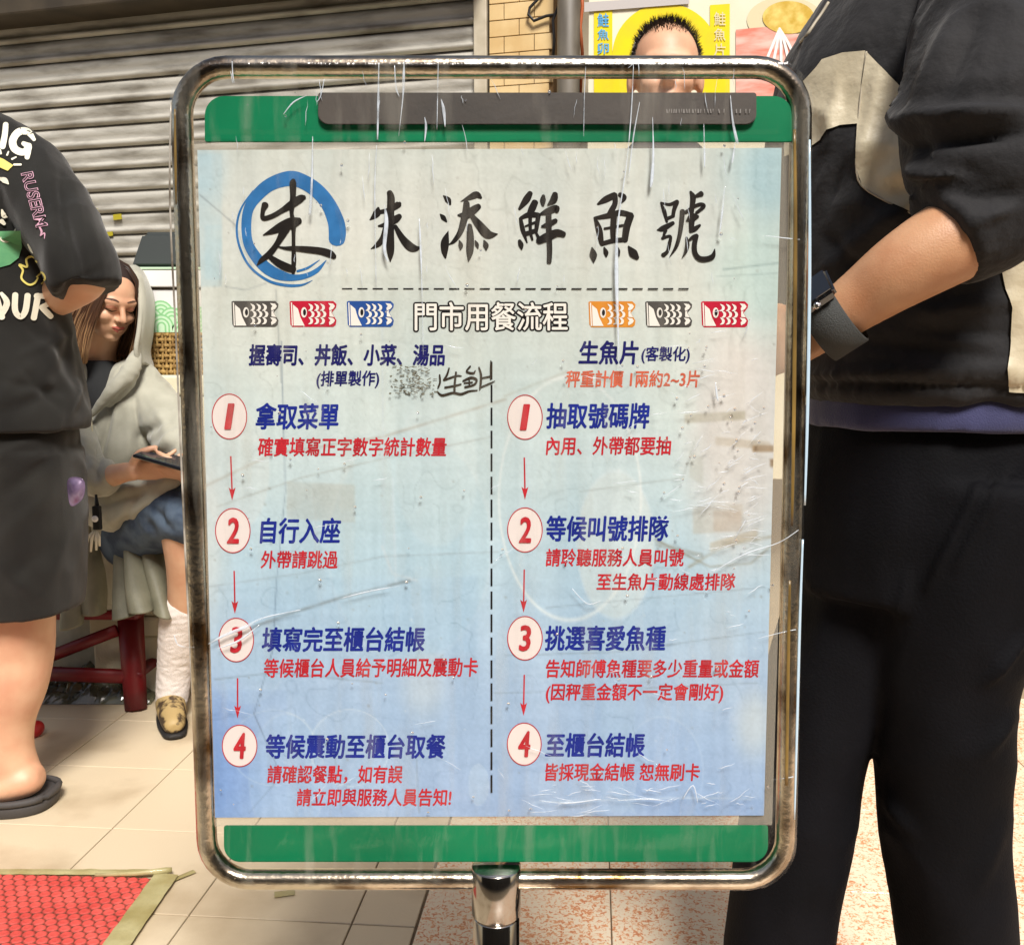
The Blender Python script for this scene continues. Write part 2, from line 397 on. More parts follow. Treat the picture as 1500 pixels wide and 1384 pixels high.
# menu board
MY = .16
def mp(px, py, o=0.0): return wpt(px, py, MY+o)
def on_board(name, sets, m, parent, off, step=.0002):
    V = []; Fc = []
    for i, (v, f) in enumerate(sets):
        o = len(V); V += [mp(p[0], p[1], off+step*i)-W0 for p in v]; Fc += [tuple(j+o for j in q) for q in f]
    return mesh(name, V, Fc, m, parent)
mb = empty('menu_board', 'bright yellow and white menu board with a picture of sliced raw fish', 'menu board', loc=W0)
m_cream = mat('cream_print', C(244, 238, 214, .92), .35, col2=C(236, 226, 196, .92), nscale=5); m_yel = mat('yellow_print', C(244, 226, 20, .9), .35, col2=C(240, 215, 40, .9), nscale=20)
m_lb = mat('light_blue_print', C(90, 175, 232, .85), .4); m_pinkfish = mat('pink_fish_print', C(240, 140, 118, .85), .35, col2=C(250, 205, 190, .9), nscale=22, nstretch=(.4, 1, 2))
m_whitep = mat('white_print', C(250, 248, 240, .92), .4); m_gold = mat('golden_print', C(214, 176, 60, .85), .4, col2=C(240, 215, 120, .9), nscale=40); m_bowl = mat('pale_bowl_print', C(226, 216, 176, .9), .4)
a, bq = ws(858, MY), ws(1290, MY)
o = wall_box('board', a, bq, P(860, 620, 2.9).z-.15, 2.06, MY-.02, MY, m_cream); o.location = -W0; o.parent = mb
on_board('top_strip', [poly((856, 18), (1010, 6), (1010, -6), (856, 4))], mat('grey_strip', C(206, 200, 196, .85), .4), mb, .006)
on_board('yellow_panel', [poly((870, 14), (897, 12), (897, 200), (870, 200)), poly((1040, 8), (1069, 6), (1069, 200), (1040, 200)),
   ([(975+ (rr)*math.cos(R(180+i*6)), 82+ (rr*.98)*math.sin(R(180+i*6))) for rr in (78, 50) for i in range(31)], [(i, i+1, 32+i, 31+i) for i in range(30)]),
   poly((897, 82), (925, 82), (925, 200), (897, 200)), poly((1025, 82), (1040, 82), (1040, 200), (1025, 200))], m_yel, mb, .002)
ls = []
for tx, y0, y1 in (('鮭', 20, 40), ('魚', 43, 59), ('卵', 63, 80)): ls.append(fit(tx, 875, 892, y0, y1, .012))
on_board('lettering', ls, m_lb, mb, .004)
ls = []
for tx, y0, y1 in (('鮭', 18, 38), ('魚', 42, 60), ('片', 64, 82)): ls.append(fit(tx, 1046, 1063, y0, y1, .008))
on_board('lettering', ls, m_bowl, mb, .0045)
pic = on_board('dish_picture', [ell(1150, 30, 56, 34)], m_bowl, mb, .002)
on_board('bowl_picture', [ell(1155, 26, 38, 24)], m_gold, mb, .004)
on_board('fish_picture', [poly((1078, 44), (1120, 40), (1190, 55), (1200, 100), (1180, 200), (1078, 200))], m_pinkfish, mb, .003)
on_board('radish_picture', [brush([(1118+q*13, 100, 4), (1132+q*6, 66, 4), (1142, 42, 3)]) for q in range(5)], m_whitep, mb, .005)

# stacked foam boxes, carton, basket and black crate by the shutter
m_foam = mat('cream_foam', C(238, 232, 205, .85), .7, col2=C(226, 218, 188, .85), nscale=12, bump=.3, bscale=250)
fx0, fx1 = P(150, 600, 2.95).x, P(520, 600, 2.95).x
zt = P(200, 549, 2.80).z
hgt = zt/4
words_ = ('lowest cream foam box of the stack under the wicker basket', 'second cream foam box from the floor in the stack', 'third cream foam box from the floor in the stack', 'topmost cream foam box, right under the wicker basket')
for i in range(4):
    r = empty('foam_box', words_[i], 'foam box', 'cream foam boxes stacked by the shutter', loc=((fx0+fx1)/2, 2.97, i*hgt)); hw = (fx1-fx0)/2
    box('body', (-hw, -.17, .001), (hw, .17, hgt-.062), m_foam, r, .008); box('lid', (-hw-.006, -.177, hgt-.06), (hw+.006, .177, hgt-.001), m_foam, r, .008)
# wicker basket
m_wick = mat('wicker', C(150, 112, 52, .6), .75, col2=C(206, 168, 96, .7), nscale=60, nstretch=(1, 1, .5), bump=.6, bscale=200)
bk = empty('wicker_basket', 'brown wicker basket standing on the topmost cream foam box', 'basket', loc=((fx0+fx1)/2+.03, 2.97, zt)); bh = P(200, 487, 2.80).z-zt
box('core', (-hw+.06, -.13, .002), (hw-.06, .13, bh-.01), mat('dark_wicker', C(70, 44, 18, .5), .9), bk, .01)
for k in range(8):
    z = .008+k*(bh-.014)/7; pts = []; per = [(-hw+.05, -.145), (hw-.05, -.145), (hw-.05, .145), (-hw+.05, .145)]
    L = []
    for q in range(4):
        a_, b_ = Vector(per[q]), Vector(per[(q+1) % 4]); nn_ = 60 if q % 2 == 0 else 24
        N2 = Vector(((b_-a_).y, -(b_-a_).x)).normalized()
        for s in range(nn_):
            p = a_+(b_-a_)*s/nn_+N2*(.005*math.cos(math.pi*(s+k))); L.append((Vector((p.x, p.y, z+random.uniform(-.0012, .0012))), .0062, .0062))
    tube('weave_band', L, m_wick, bk, 6, closed=True)
V = []; Fc = []
for s in range(60):
    x = -hw+.05+s*(2*hw-.1)/60
    v, f = rings_mesh(tube_rings([(Vector((x, -.147, .0)), .004, .004), (Vector((x+random.uniform(-.003, .003), -.149, bh)), .004, .004)], 5)); o_ = len(V); V += v; Fc += [tuple(i+o_ for i in q) for q in f]
st = mesh('stake_weave', V, Fc, m_wick, bk); st['kind'] = 'stuff'
# printed carton with green waves
m_cart = mat('white_carton', C(240, 240, 236, .85), .5, col2=C(230, 230, 228, .85), nscale=6); m_green = mat('green_wave_print', C(150, 214, 150, .8), .5); m_paleg = mat('pale_green_print', C(200, 232, 196, .9), .5)
cz = zt+bh; ct = P(220, 391, 2.82).z
cr = empty('printed_carton', 'white carton with green overlapping wave print on the wicker basket', 'carton', loc=((fx0+fx1)/2+.03, 2.97, cz)); ch = ct-cz
box('body', (-hw+.05, -.13, .001), (hw-.05, .13, ch*.66), m_cart, cr, .003)
box('lid', (-hw+.035, -.14, ch*.70), (hw-.035, .14, ch-.006), m_cart, cr, .003); box('rim', (-hw+.03, -.143, ch-.006), (hw-.03, .143, ch), m_paleg, cr, .001)
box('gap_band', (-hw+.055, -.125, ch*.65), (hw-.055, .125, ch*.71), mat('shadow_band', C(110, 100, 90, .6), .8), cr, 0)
V = []; Fc = []; V2 = []; F2 = []; lay = 0
for row in range(3):
    for q in range(-9, 10):
        cx = q*.062+(row % 2)*.031; 
        if abs(cx) > hw-.09: continue
        cy = .040-row*.020 + (.018 if int((q+20)/3) % 2 else 0); yy = -.1305-.0004*(row+1)
        for rr, which in ((.036, 0), (.031, 1), (.025, 0), (.020, 1), (.014, 0), (.009, 1)):
            TV, TF = (V, Fc) if which == 0 else (V2, F2); o_ = len(TV); lay += 1
            yq = yy-.00004*(6-rr*100)
            TV += [Vector((cx+rr*math.cos(math.pi*k/12), yq, max(.002, cy+rr*math.sin(math.pi*k/12)))) for k in range(13)]+[Vector((cx+rr, yq, max(.0015, cy-.03))), Vector((cx-rr, yq, max(.0015, cy-.03)))]
            TF.append(tuple([o_+k for k in range(13)]+[o_+14, o_+13]))
mesh('wave_print', V, Fc, m_green, cr); mesh('wave_line_print', V2, F2, m_paleg, cr)
# black crate on the carton
k0 = P(190, 391, 2.86); k1 = P(204, 338, 2.86)
bc = empty('black_seat_back', 'black tapered plastic back standing on the white carton', 'plastic tub', loc=(0, 0, 0)); del bc['category']; bc['category'] = 'tub'
xl0, xl1, zt1 = k0.x, k1.x, k1.z; xr0, xr1 = xl0+.3, xl0+.3-(xl1-xl0)
V = []
bm = bmesh.new()
lo = [bm.verts.new((x, y, ct+.001)) for x, y in ((xl0, 2.86), (xr0, 2.86), (xr0, 3.08), (xl0, 3.08))]; hi = [bm.verts.new((x, y, zt1)) for x, y in ((xl1, 2.88), (xr1, 2.88), (xr1, 3.06), (xl1, 3.06))]
bm.faces.new(lo[::-1]); bm.faces.new(hi); [bm.faces.new((lo[i], lo[(i+1) % 4], hi[(i+1) % 4], hi[i])) for i in range(4)]
bmesh.ops.bevel(bm, geom=bm.edges[:], offset=.012, segments=3, affect='EDGES'); m_tub = mat('black_plastic', C(52, 60, 58, .6), .55)
bmobj('tub_shell', bm, m_tub, bc, False); bc.name = 'upturned_tub'; bc['label'] = 'black upturned plastic tub standing on the white carton'

# ================================================================ POSTER STAND
sg = empty('poster_stand', 'steel poster stand wrapped in clear film showing a blue and white menu procedure poster', 'sign')
m_tube = mat('tarnished_steel', C(212, 202, 182, .82), .20, metal=1, col2=C(120, 90, 52, .5), nscale=26, nstretch=(.6, 1, .6), lo=.46, hi=.66, bump=.15, bscale=150, detail=9)
pts = []
x0, x1, y0, y1 = 262, 1174, 99, 1287
cor = [(x1, y0, -90), (x1, y1, 0), (x0, y1, 90), (x0, y0, 180)]
def framepx(x, y):                                         # the frame as seen: narrower at its foot
    t = (y-99)/1188.0; return (262+t*43 if x < 700 else 1176-t*26) if False else x
L = []
cTL, cTR, cBR, cBL = S(264, 99), S(1175, 99), S(1149, 1287), S(305, 1287)
def corner(c, d1, d2, r):
    out = []
    for i in range(9):
        a = math.pi/2*i/8; out.append(c + d1*r*(1-math.sin(a)) + d2*r*(1-math.cos(a)))
    return out
rr = .044
ux = (cTR-cTL).normalized(); dl = (cBL-cTL).normalized(); dr = (cBR-cTR).normalized()
fp = corner(cTL, dl, ux, rr)+corner(cTR, -ux, dr, rr)+corner(cBR, -dr, -ux, rr)+corner(cBL, ux, -dl, rr)
full = []
for i, p in enumerate(fp):
    q = fp[(i+1) % len(fp)]; full.append(p)
    if (q-p).length > .05:
        k = 14; full += [p.lerp(q, j/k) for j in range(1, k)]
tube('frame_tube', [(p, .0102, .0102) for p in full], m_tube, sg, 24, closed=True)
# pole
m_pole = mat('polished_steel', C(200, 196, 190, .8), .14, metal=1, col2=C(150, 142, 132, .8), nscale=30, nstretch=(1, 1, .1))
pc = S(727, 1300); pr = 36*zat(pc)/F
for nm, z0, z1, r in (('collar', S(727, 1337).z, S(727, 1266).z, pr), ('pole', .03, S(727, 1337).z-.001, pr-.0012)):
    tube(nm, [(Vector((pc.x, SY, z0)), r-.0015, r-.0015), (Vector((pc.x, SY, z0+.0015)), r, r), (Vector((pc.x, SY, z1-.0015)), r, r), (Vector((pc.x, SY, z1)), r-.0015, r-.0015)], m_pole, sg, 40)
tube('base_plate', [(Vector((pc.x, SY, 0.002)), .17, .17), (Vector((pc.x, SY, .02)), .17, .17), (Vector((pc.x, SY, .032)), .14, .14), (Vector((pc.x, SY, .04)), .04, .04)], m_pole, sg, 48)
m_grn = mat('green_plastic', C(0, 136, 88, .74), .42, col2=C(0, 118, 76, .74), nscale=6, spec=.25, bump=.04)
m_grey = mat('grey_clip_plastic', C(96, 88, 80, .6), .5, col2=C(74, 68, 62, .6), nscale=9, nstretch=(1, 1, 1.5), bump=.04, bscale=300)
slab('green_bar', rbox2(300, 141, 1161, 209, 28, 4), .0035, -.0035, m_grn, sg)
slab('green_bar', rbox2(328, 1208, 1125, 1262, 4, 24), .0035, -.0035, m_grn, sg)
slab('clip', rbox2(466, 136, 1108, 183, 4, 16), .0085, .0036, m_grey, sg)
ls = []
for i, tx in enumerate(('1', '3', 'I', 'U', 'M', 'C', 'A', 'R', 'D', 'U', 'I', 'V')): pass
on_sign('clip_lettering', [poly((x, 160), (x+1.4, 160), (x+1.4+random.uniform(-1.5, 1.5), 166), (x+random.uniform(-1, 1), 166)) for x in (976, 980, 983, 987, 990, 994, 998, 1001, 1005, 1009, 1014, 1018, 1022, 1026, 1031, 1036, 1040, 1044, 1052, 1060, 1078, 1084, 1092, 1098)], mat('pale_grey_print', C(150, 145, 140, .7), .6), sg, .0088)
m_clear = bpy.data.materials.new('clear_acrylic'); m_clear.use_nodes = True; t = m_clear.node_tree; t.nodes.remove(t.nodes['Principled BSDF']); out = t.nodes['Material Output']
tr = t.nodes.new('ShaderNodeBsdfTransparent'); tr.inputs[0].default_value = (.97, .97, .95, 1); df = t.nodes.new('ShaderNodeBsdfPrincipled'); df.inputs['Base Color'].default_value = C(220, 212, 196, .8); df.inputs['Roughness'].default_value = .25
ms = t.nodes.new('ShaderNodeMixShader'); ms.inputs[0].default_value = .22; t.links.new(tr.outputs[0], ms.inputs[1]); t.links.new(df.outputs[0], ms.inputs[2]); t.links.new(ms.outputs[0], out.inputs[0])
slab('backing_board', [(281, 206), (1162, 205), (1131, 1208), (306, 1210)], .0028, .0008, m_clear, sg, 0)

# the poster itself: a printed sheet, its print worked out point by point
TL, TR_, BR_, BL_ = (289, 220), (1145, 217), (1119, 1194), (315, 1197)
NX, NY = 400, 460
u, v = np.meshgrid(np.linspace(0, 1, NX), np.linspace(0, 1, NY))
px = (TL[0]*(1-u)+TR_[0]*u)*(1-v)+(BL_[0]*(1-u)+BR_[0]*u)*v; py = (TL[1]*(1-u)+TR_[1]*u)*(1-v)+(BL_[1]*(1-u)+BR_[1]*u)*v
yk = np.array([210, 330, 430, 520, 620, 720, 820, 900, 1000, 1100, 1200])
ck = np.array([(204, 209, 199), (212, 214, 204), (211, 215, 204), (206, 214, 206), (200, 214, 211), (194, 212, 214), (184, 206, 215), (178, 199, 214), (171, 190, 211), (165, 184, 209), (158, 177, 206)])
col = np.stack([np.interp(py, yk, ck[:, i]) for i in range(3)], -1).astype(float)
rs = np.random.RandomState(3)
def vnoise(sx, sy, seed):
    r_ = np.random.RandomState(seed); g_ = r_.rand(64, 64); X = px/sx % 62; Y = py/sy % 62; i = X.astype(int); j = Y.astype(int); fx = X-i; fy = Y-j; fx = fx*fx*(3-2*fx); fy = fy*fy*(3-2*fy)
    return (g_[j, i]*(1-fx)*(1-fy)+g_[j, i+1]*fx*(1-fy)+g_[j+1, i]*(1-fx)*fy+g_[j+1, i+1]*fx*fy)
fb = (vnoise(150, 170, 1)+.5*vnoise(60, 70, 2)+.25*vnoise(22, 26, 3))/1.75-.5
def mixc(a, rgb):
    global col
    a = np.clip(a, 0, 1)[..., None]; col = col*(1-a)+np.array(rgb, float)*a
def sm(e0, e1, x): t_ = np.clip((x-e0)/(e1-e0), 0, 1); return t_*t_*(3-2*t_)
def dist_e(cx, cy, rx, ry): return np.hypot((px-cx)/rx, (py-cy)/ry)
col += fb[..., None]*np.array([16, 10, 6])
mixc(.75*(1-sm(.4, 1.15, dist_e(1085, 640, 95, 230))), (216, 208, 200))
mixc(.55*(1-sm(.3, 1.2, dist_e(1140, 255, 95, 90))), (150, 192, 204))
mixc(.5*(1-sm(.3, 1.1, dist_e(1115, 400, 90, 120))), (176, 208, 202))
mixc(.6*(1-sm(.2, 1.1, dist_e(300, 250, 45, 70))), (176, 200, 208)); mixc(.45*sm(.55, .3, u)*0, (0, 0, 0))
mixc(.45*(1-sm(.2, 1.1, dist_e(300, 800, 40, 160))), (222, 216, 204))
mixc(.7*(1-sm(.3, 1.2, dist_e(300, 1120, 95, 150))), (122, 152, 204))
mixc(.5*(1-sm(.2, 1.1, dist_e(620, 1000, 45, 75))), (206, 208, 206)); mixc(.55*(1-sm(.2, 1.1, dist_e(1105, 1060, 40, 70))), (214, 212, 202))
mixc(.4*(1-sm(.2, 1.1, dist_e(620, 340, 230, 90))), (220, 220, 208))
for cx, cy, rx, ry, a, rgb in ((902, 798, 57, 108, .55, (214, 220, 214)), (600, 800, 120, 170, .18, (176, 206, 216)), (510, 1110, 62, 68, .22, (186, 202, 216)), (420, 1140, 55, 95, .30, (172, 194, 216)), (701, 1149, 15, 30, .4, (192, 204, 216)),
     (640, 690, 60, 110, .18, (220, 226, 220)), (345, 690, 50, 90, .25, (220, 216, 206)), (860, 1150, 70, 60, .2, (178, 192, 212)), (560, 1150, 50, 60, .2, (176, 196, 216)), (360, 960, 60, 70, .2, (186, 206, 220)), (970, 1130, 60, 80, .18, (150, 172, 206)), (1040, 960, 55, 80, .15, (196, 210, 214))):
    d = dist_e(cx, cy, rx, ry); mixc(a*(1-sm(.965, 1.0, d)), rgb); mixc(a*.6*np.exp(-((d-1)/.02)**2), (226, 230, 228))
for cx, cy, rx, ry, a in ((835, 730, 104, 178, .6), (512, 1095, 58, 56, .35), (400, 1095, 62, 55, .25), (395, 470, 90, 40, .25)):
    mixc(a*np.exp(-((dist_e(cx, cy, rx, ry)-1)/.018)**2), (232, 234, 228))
# tape pieces laid over the sheet, yellowed at their edges
def quad(x0_, y0_, x1_, y1_, sl, a, rgb, soft=2.5):
    yy = py-(px-x0_)*sl; m_ = sm(x0_-soft, x0_+soft, px)*sm(x1_+soft, x1_-soft, px)*sm(y0_-soft, y0_+soft, yy)*sm(y1_+soft, y1_-soft, yy); mixc(min(.8, a*1.3)*m_*(.7+.6*vnoise(30, 18, 41)), rgb)
for q in ((289, 225, 325, 420, 0, .35, (182, 208, 214)), (300, 330, 325, 410, 0, .3, (178, 206, 212)), (318, 410, 640, 470, -.05, .12, (190, 196, 184)), (500, 640, 760, 790, -.12, .10, (176, 198, 200)), (760, 560, 1020, 640, -.04, .10, (190, 206, 198)), (880, 200, 930, 1190, -0., .07, (190, 206, 206)),
          (420, 705, 520, 760, .05, .30, (176, 176, 164)), (320, 855, 560, 1000, -.05, .14, (170, 196, 214)), (560, 850, 700, 960, -.05, .2, (168, 194, 214)), (320, 1010, 420, 1200, 0, .12, (136, 164, 208)), (780, 1130, 870, 1200, 0, .14, (180, 190, 206)), (945, 1170, 1120, 1200, 0, .2, (130, 156, 196)),
          (1003, 607, 1092, 620, -.06, .50, (176, 170, 150)), (1048, 640, 1128, 652, .09, .40, (184, 172, 150)), (1102, 652, 1134, 662, 0, .6, (160, 138, 110)), (1128, 672, 1140, 684, .1, .65, (150, 126, 96)), (1015, 742, 1088, 782, -.05, .28, (186, 176, 158)), (1045, 748, 1086, 778, 0, .30, (186, 166, 146)), (1040, 795, 1110, 808, -.30, .40, (186, 172, 148)), (960, 793, 1030, 800, .25, .35, (150, 152, 144)), (1010, 660, 1030, 700, .5, .3, (176, 178, 164))): quad(*q)
def line(pp_, wd, a, rgb):
    m_ = np.zeros_like(px)
    for (xa, ya), (xb, yb) in zip(pp_, pp_[1:]):
        L_ = (xb-xa)**2+(yb-ya)**2; t_ = np.clip(((px-xa)*(xb-xa)+(py-ya)*(yb-ya))/L_, 0, 1); m_ = np.maximum(m_, np.exp(-(np.hypot(px-xa-t_*(xb-xa), py-ya-t_*(yb-ya))/wd)**2))
    mixc(a*m_*(.55+.9*vnoise(14, 14, 9)), rgb)
DK = (120, 128, 132)
for pp_, wd, a, c_ in (([(292, 285), (345, 330), (372, 400)], 1.2, .35, DK), ([(412, 500), (418, 720), (405, 850), (400, 950), (372, 1045), (405, 1120), (400, 1150), (365, 1190)], 1.1, .38, (96, 112, 130)), ([(404, 425), (412, 560)], 1.3, .35, DK),
    ([(300, 712), (400, 665), (560, 640), (740, 585)], 2.2, .42, (168, 160, 146)), ([(318, 742), (440, 700), (560, 672), (720, 640)], 1.5, .3, (150, 150, 140)), ([(300, 860), (440, 840), (560, 815), (730, 808)], 1.6, .3, (146, 156, 160)), ([(310, 940), (420, 900), (500, 875), (600, 850)], 2.4, .55, (130, 138, 140)), ([(315, 995), (400, 985), (560, 1000)], 1.4, .3, DK),
    ([(740, 580), (830, 545), (900, 560)], 2, .3, (170, 166, 150)), ([(850, 720), (1000, 700), (1020, 640)], 1.6, .3, (150, 156, 150)), ([(960, 790), (1040, 830), (1100, 825), (1140, 790)], 2, .5, (140, 136, 120)), ([(1010, 830), (1060, 800), (1135, 785)], 2.5, .45, (160, 150, 126)), ([(740, 960), (900, 955), (1120, 925)], 1.3, .3, DK), ([(800, 890), (1120, 860)], 1.3, .25, DK),
    ([(725, 1015), (900, 1010), (1110, 1000)], 1.3, .25, DK), ([(780, 1175), (870, 1172), (1000, 1168), (1100, 1170)], 1.6, .4, (206, 214, 222)), ([(560, 440), (562, 800)], 1.5, .3, (190, 205, 215)), ([(575, 700), (580, 850)], 2, .35, (206, 214, 218)), ([(610, 1110), (614, 1190)], 1.4, .3, DK), ([(490, 1100), (500, 1190)], 1.4, .25, DK),
    ([(560, 800), (575, 840), (610, 850)], 2, .4, (206, 212, 214)), ([(1060, 395), (1145, 385)], 1.6, .4, (130, 150, 146)), ([(1050, 405), (1145, 400)], 1.4, .3, (130, 150, 146)), ([(330, 420), (360, 425), (390, 415)], 1.3, .3, DK), ([(905, 220), (895, 420)], 1.6, .3, (225, 224, 216)), ([(500, 210), (490, 330)], 1.4, .25, (226, 224, 216))): line(pp_, wd, a, c_)
# specks of dirt
for _ in range(230):
    x, y = rs.uniform(300, 1135), rs.uniform(225, 1190); r_ = rs.uniform(.8, 2.2); d2 = (px-x)**2+(py-y)**2; m_ = np.exp(-d2/(r_*r_))
    mixc(m_*rs.uniform(.15, .5), (130, 124, 112) if rs.rand() < .6 else (232, 232, 226))
col += (vnoise(3, 3, 12)-.5)[..., None]*9 + (vnoise(9, 160, 21)-.5)[..., None]*9 + (vnoise(70, 8, 22)-.5)[..., None]*6 + (vnoise(40, 300, 25)-.5)[..., None]*np.array([12, 9, 6])
wr_ = vnoise(60, 60, 31)+.5*vnoise(25, 25, 32); edge_ = np.exp(-((wr_-.75)/.012)**2)*vnoise(90, 90, 33); col -= edge_[..., None]*16
col *= np.array([.99, 1.0, 1.01])*(1-np.array([.045, 0, -.02])*np.clip((py-700)/450, 0, 1)[..., None])+0; c01 = np.clip(col, 0, 255)/255; linc = np.where(c01 <= .04045, c01/12.92, ((c01+.055)/1.055)**2.4)*.85
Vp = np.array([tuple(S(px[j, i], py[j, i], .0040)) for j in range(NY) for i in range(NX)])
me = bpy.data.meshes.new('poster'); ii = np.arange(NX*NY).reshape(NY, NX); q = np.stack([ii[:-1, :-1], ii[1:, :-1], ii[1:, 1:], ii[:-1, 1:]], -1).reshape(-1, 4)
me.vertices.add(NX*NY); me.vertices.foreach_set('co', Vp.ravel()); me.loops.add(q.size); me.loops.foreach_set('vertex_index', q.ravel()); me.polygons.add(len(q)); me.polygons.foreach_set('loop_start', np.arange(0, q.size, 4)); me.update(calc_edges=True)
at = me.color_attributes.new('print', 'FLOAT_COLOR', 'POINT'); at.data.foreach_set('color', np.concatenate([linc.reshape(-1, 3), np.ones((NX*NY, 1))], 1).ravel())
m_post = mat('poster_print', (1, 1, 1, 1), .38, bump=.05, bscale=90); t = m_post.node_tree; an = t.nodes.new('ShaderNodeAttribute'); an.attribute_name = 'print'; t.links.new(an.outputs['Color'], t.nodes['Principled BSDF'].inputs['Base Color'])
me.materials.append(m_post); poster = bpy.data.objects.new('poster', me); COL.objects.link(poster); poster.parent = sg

# printed lettering -------------------------------------------------
def ink(name, r, g, b, k=.62, **kw): return mat(name, C(r, g, b, k), .6, spec=.2, col2=C(min(255, r*1.08+6), min(255, g*1.08+6), min(255, b*1.08+6), k), nscale=60, **kw)
m_ink = mat('brush_ink', C(16, 10, 6, .6), .6, spec=.2, col2=C(44, 36, 28, .6), nscale=28); m_navy = ink('navy_ink', 22, 24, 104); m_blue = ink('blue_ink', 24, 44, 150); m_red = ink('red_ink', 206, 40, 52)
m_sal = ink('faded_red_ink', 226, 112, 82); m_black = ink('black_ink', 22, 20, 22); m_wh = mat('white_ink', C(240, 236, 226, .84), .5); m_circ = mat('pale_pink_print', C(232, 222, 216, .84), .5)
O1, O2, O3 = .00425, .0046, .0050
A_, B_ = .014, .010
SH = .10
texts = [('握壽司、丼飯、小菜、湯品', 364, 652, 504, 536, m_navy, A_, -.0), ('(排單製作)', 463, 556, 543, 570, m_navy, B_, -.01), ('生魚片', 847, 936, 499, 534, m_navy, A_, -.0), ('(客製化)', 939, 1011, 507, 533, m_navy, B_, -.0), ('秤重計價 1兩約2~3片', 828, 1026, 542, 568, m_sal, B_, 0),
 ('拿取菜單', 374, 496, 590, 629, m_blue, .016, .0), ('確實填寫正字數字統計數量', 377, 655, 640, 669, m_red, B_, .0), ('自行入座', 380, 500, 758, 796, m_blue, .018, 0), ('外帶請跳過', 381, 495, 806, 833, m_red, B_, 0), ('填寫完至櫃台結帳', 383, 623, 918, 955, m_blue, .016, -.002), ('等候櫃台人員給予明細及震動卡', 386, 701, 964, 993, m_red, B_, -.005),
 ('等候震動至櫃台取餐', 389, 653, 1075, 1111, m_blue, .016, 0), ('請確認餐點，如有誤', 391, 590, 1120, 1148, m_red, B_, 0), ('請立即與服務人員告知!', 434, 662, 1154, 1181, m_red, B_, 0),
 ('抽取號碼牌', 800, 952, 590, 628, m_blue, .016, 0), ('內用、外帶都要抽', 799, 984, 639, 667, m_red, B_, 0), ('等候叫號排隊', 800, 980, 755, 793, m_blue, .016, 0), ('請聆聽服務人員叫號', 799, 1003, 803, 830, m_red, B_, 0), ('至生魚片動線處排隊', 873, 1078, 839, 865, m_red, B_, 0),
 ('挑選喜愛魚種', 798, 976, 916, 953, m_blue, .016, 0), ('告知師傅魚種要多少重量或金額', 799, 1113, 965, 993, m_red, B_, 0), ('(因秤重金額不一定會剛好)', 799, 1060, 1000, 1030, m_red, B_, 0), ('至櫃台結帳', 798, 945, 1073, 1109, m_blue, .016, 0), ('皆採現金結帳 恕無刷卡', 798, 1026, 1117, 1144, m_red, B_, 0)]
for body, a, b5, yt, yb, m, off, sl in texts: on_sign('lettering', bold(body, a+1, b5-1, yt+.8, yb-.8, .95 if off > .012 else .55, SH, sl, 5 if off > .012 else 4), m, poster, O1, .00001)
on_sign('title_outline_lettering', bold('門市用餐流程', 608, 831, 443, 484, 3.0, n=12), m_black, poster, O1, .00001); on_sign('title_lettering', bold('門市用餐流程', 608, 831, 443, 484, .55, n=4), m_wh, poster, O2, .00001)
cs = [(336, 610, 26, 33.5, '1'), (341, 777, 26, 33, '2'), (346, 937, 26, 32.5, '3'), (351, 1092, 26, 31, '4'), (769, 611, 26, 33, '1'), (769, 776, 26, 33, '2'), (769, 934.5, 26, 32.5, '3'), (768, 1089.5, 25.5, 31.5, '4')]
for cx, cy, rx, ry, d in cs:
    on_sign('step_circle', [ell(cx, cy, rx, ry)], m_circ, poster, O1); on_sign('step_circle_rim', [ring(cx, cy, rx, ry, 1.3)], m_red, poster, O2)
    hw_ = 7.5 if d == '1' else 9; on_sign('numeral', bold(d, cx-hw_+1, cx+hw_-1, cy-18, cy+18, 1.15, .10, n=8), m_red, poster, O3, .00001)
for x, ya, x2, yb in ((338, 668, 340, 733), (343, 836, 344, 899), (348, 993, 348, 1052), (768, 670, 769, 732), (768, 834, 767, 897), (768, 988, 767, 1048)):
    on_sign('arrow', [poly((x-1.1, ya), (x+1.1, ya), (x2+1.1, yb-12), (x2-1.1, yb-12)), poly((x2-5, yb-19), (x2, yb-15), (x2+5, yb-19), (x2, yb))], m_red, poster, O1)
on_sign('dashed_line_print', [poly((718.6, y), (721.4, y), (721.4, y+26), (718.6, y+26)) for y in np.arange(530, 1165, 33.6)], m_black, poster, O1)
on_sign('dashed_line_print', [poly((x, 422.2), (x+15, 422.2), (x+15, 424.2), (x, 424.2)) for x in np.arange(501, 1005, 22.4)], m_black, poster, O1)

def glyph(strokes, ox, oy, s, m=None, off=O1, name='calligraphy_lettering'):
    on_sign(name, [brush([(ox+x/s, oy+y/s, wd/s) for x, y, wd in st_]) for st_ in strokes], m or m_ink, poster, off)
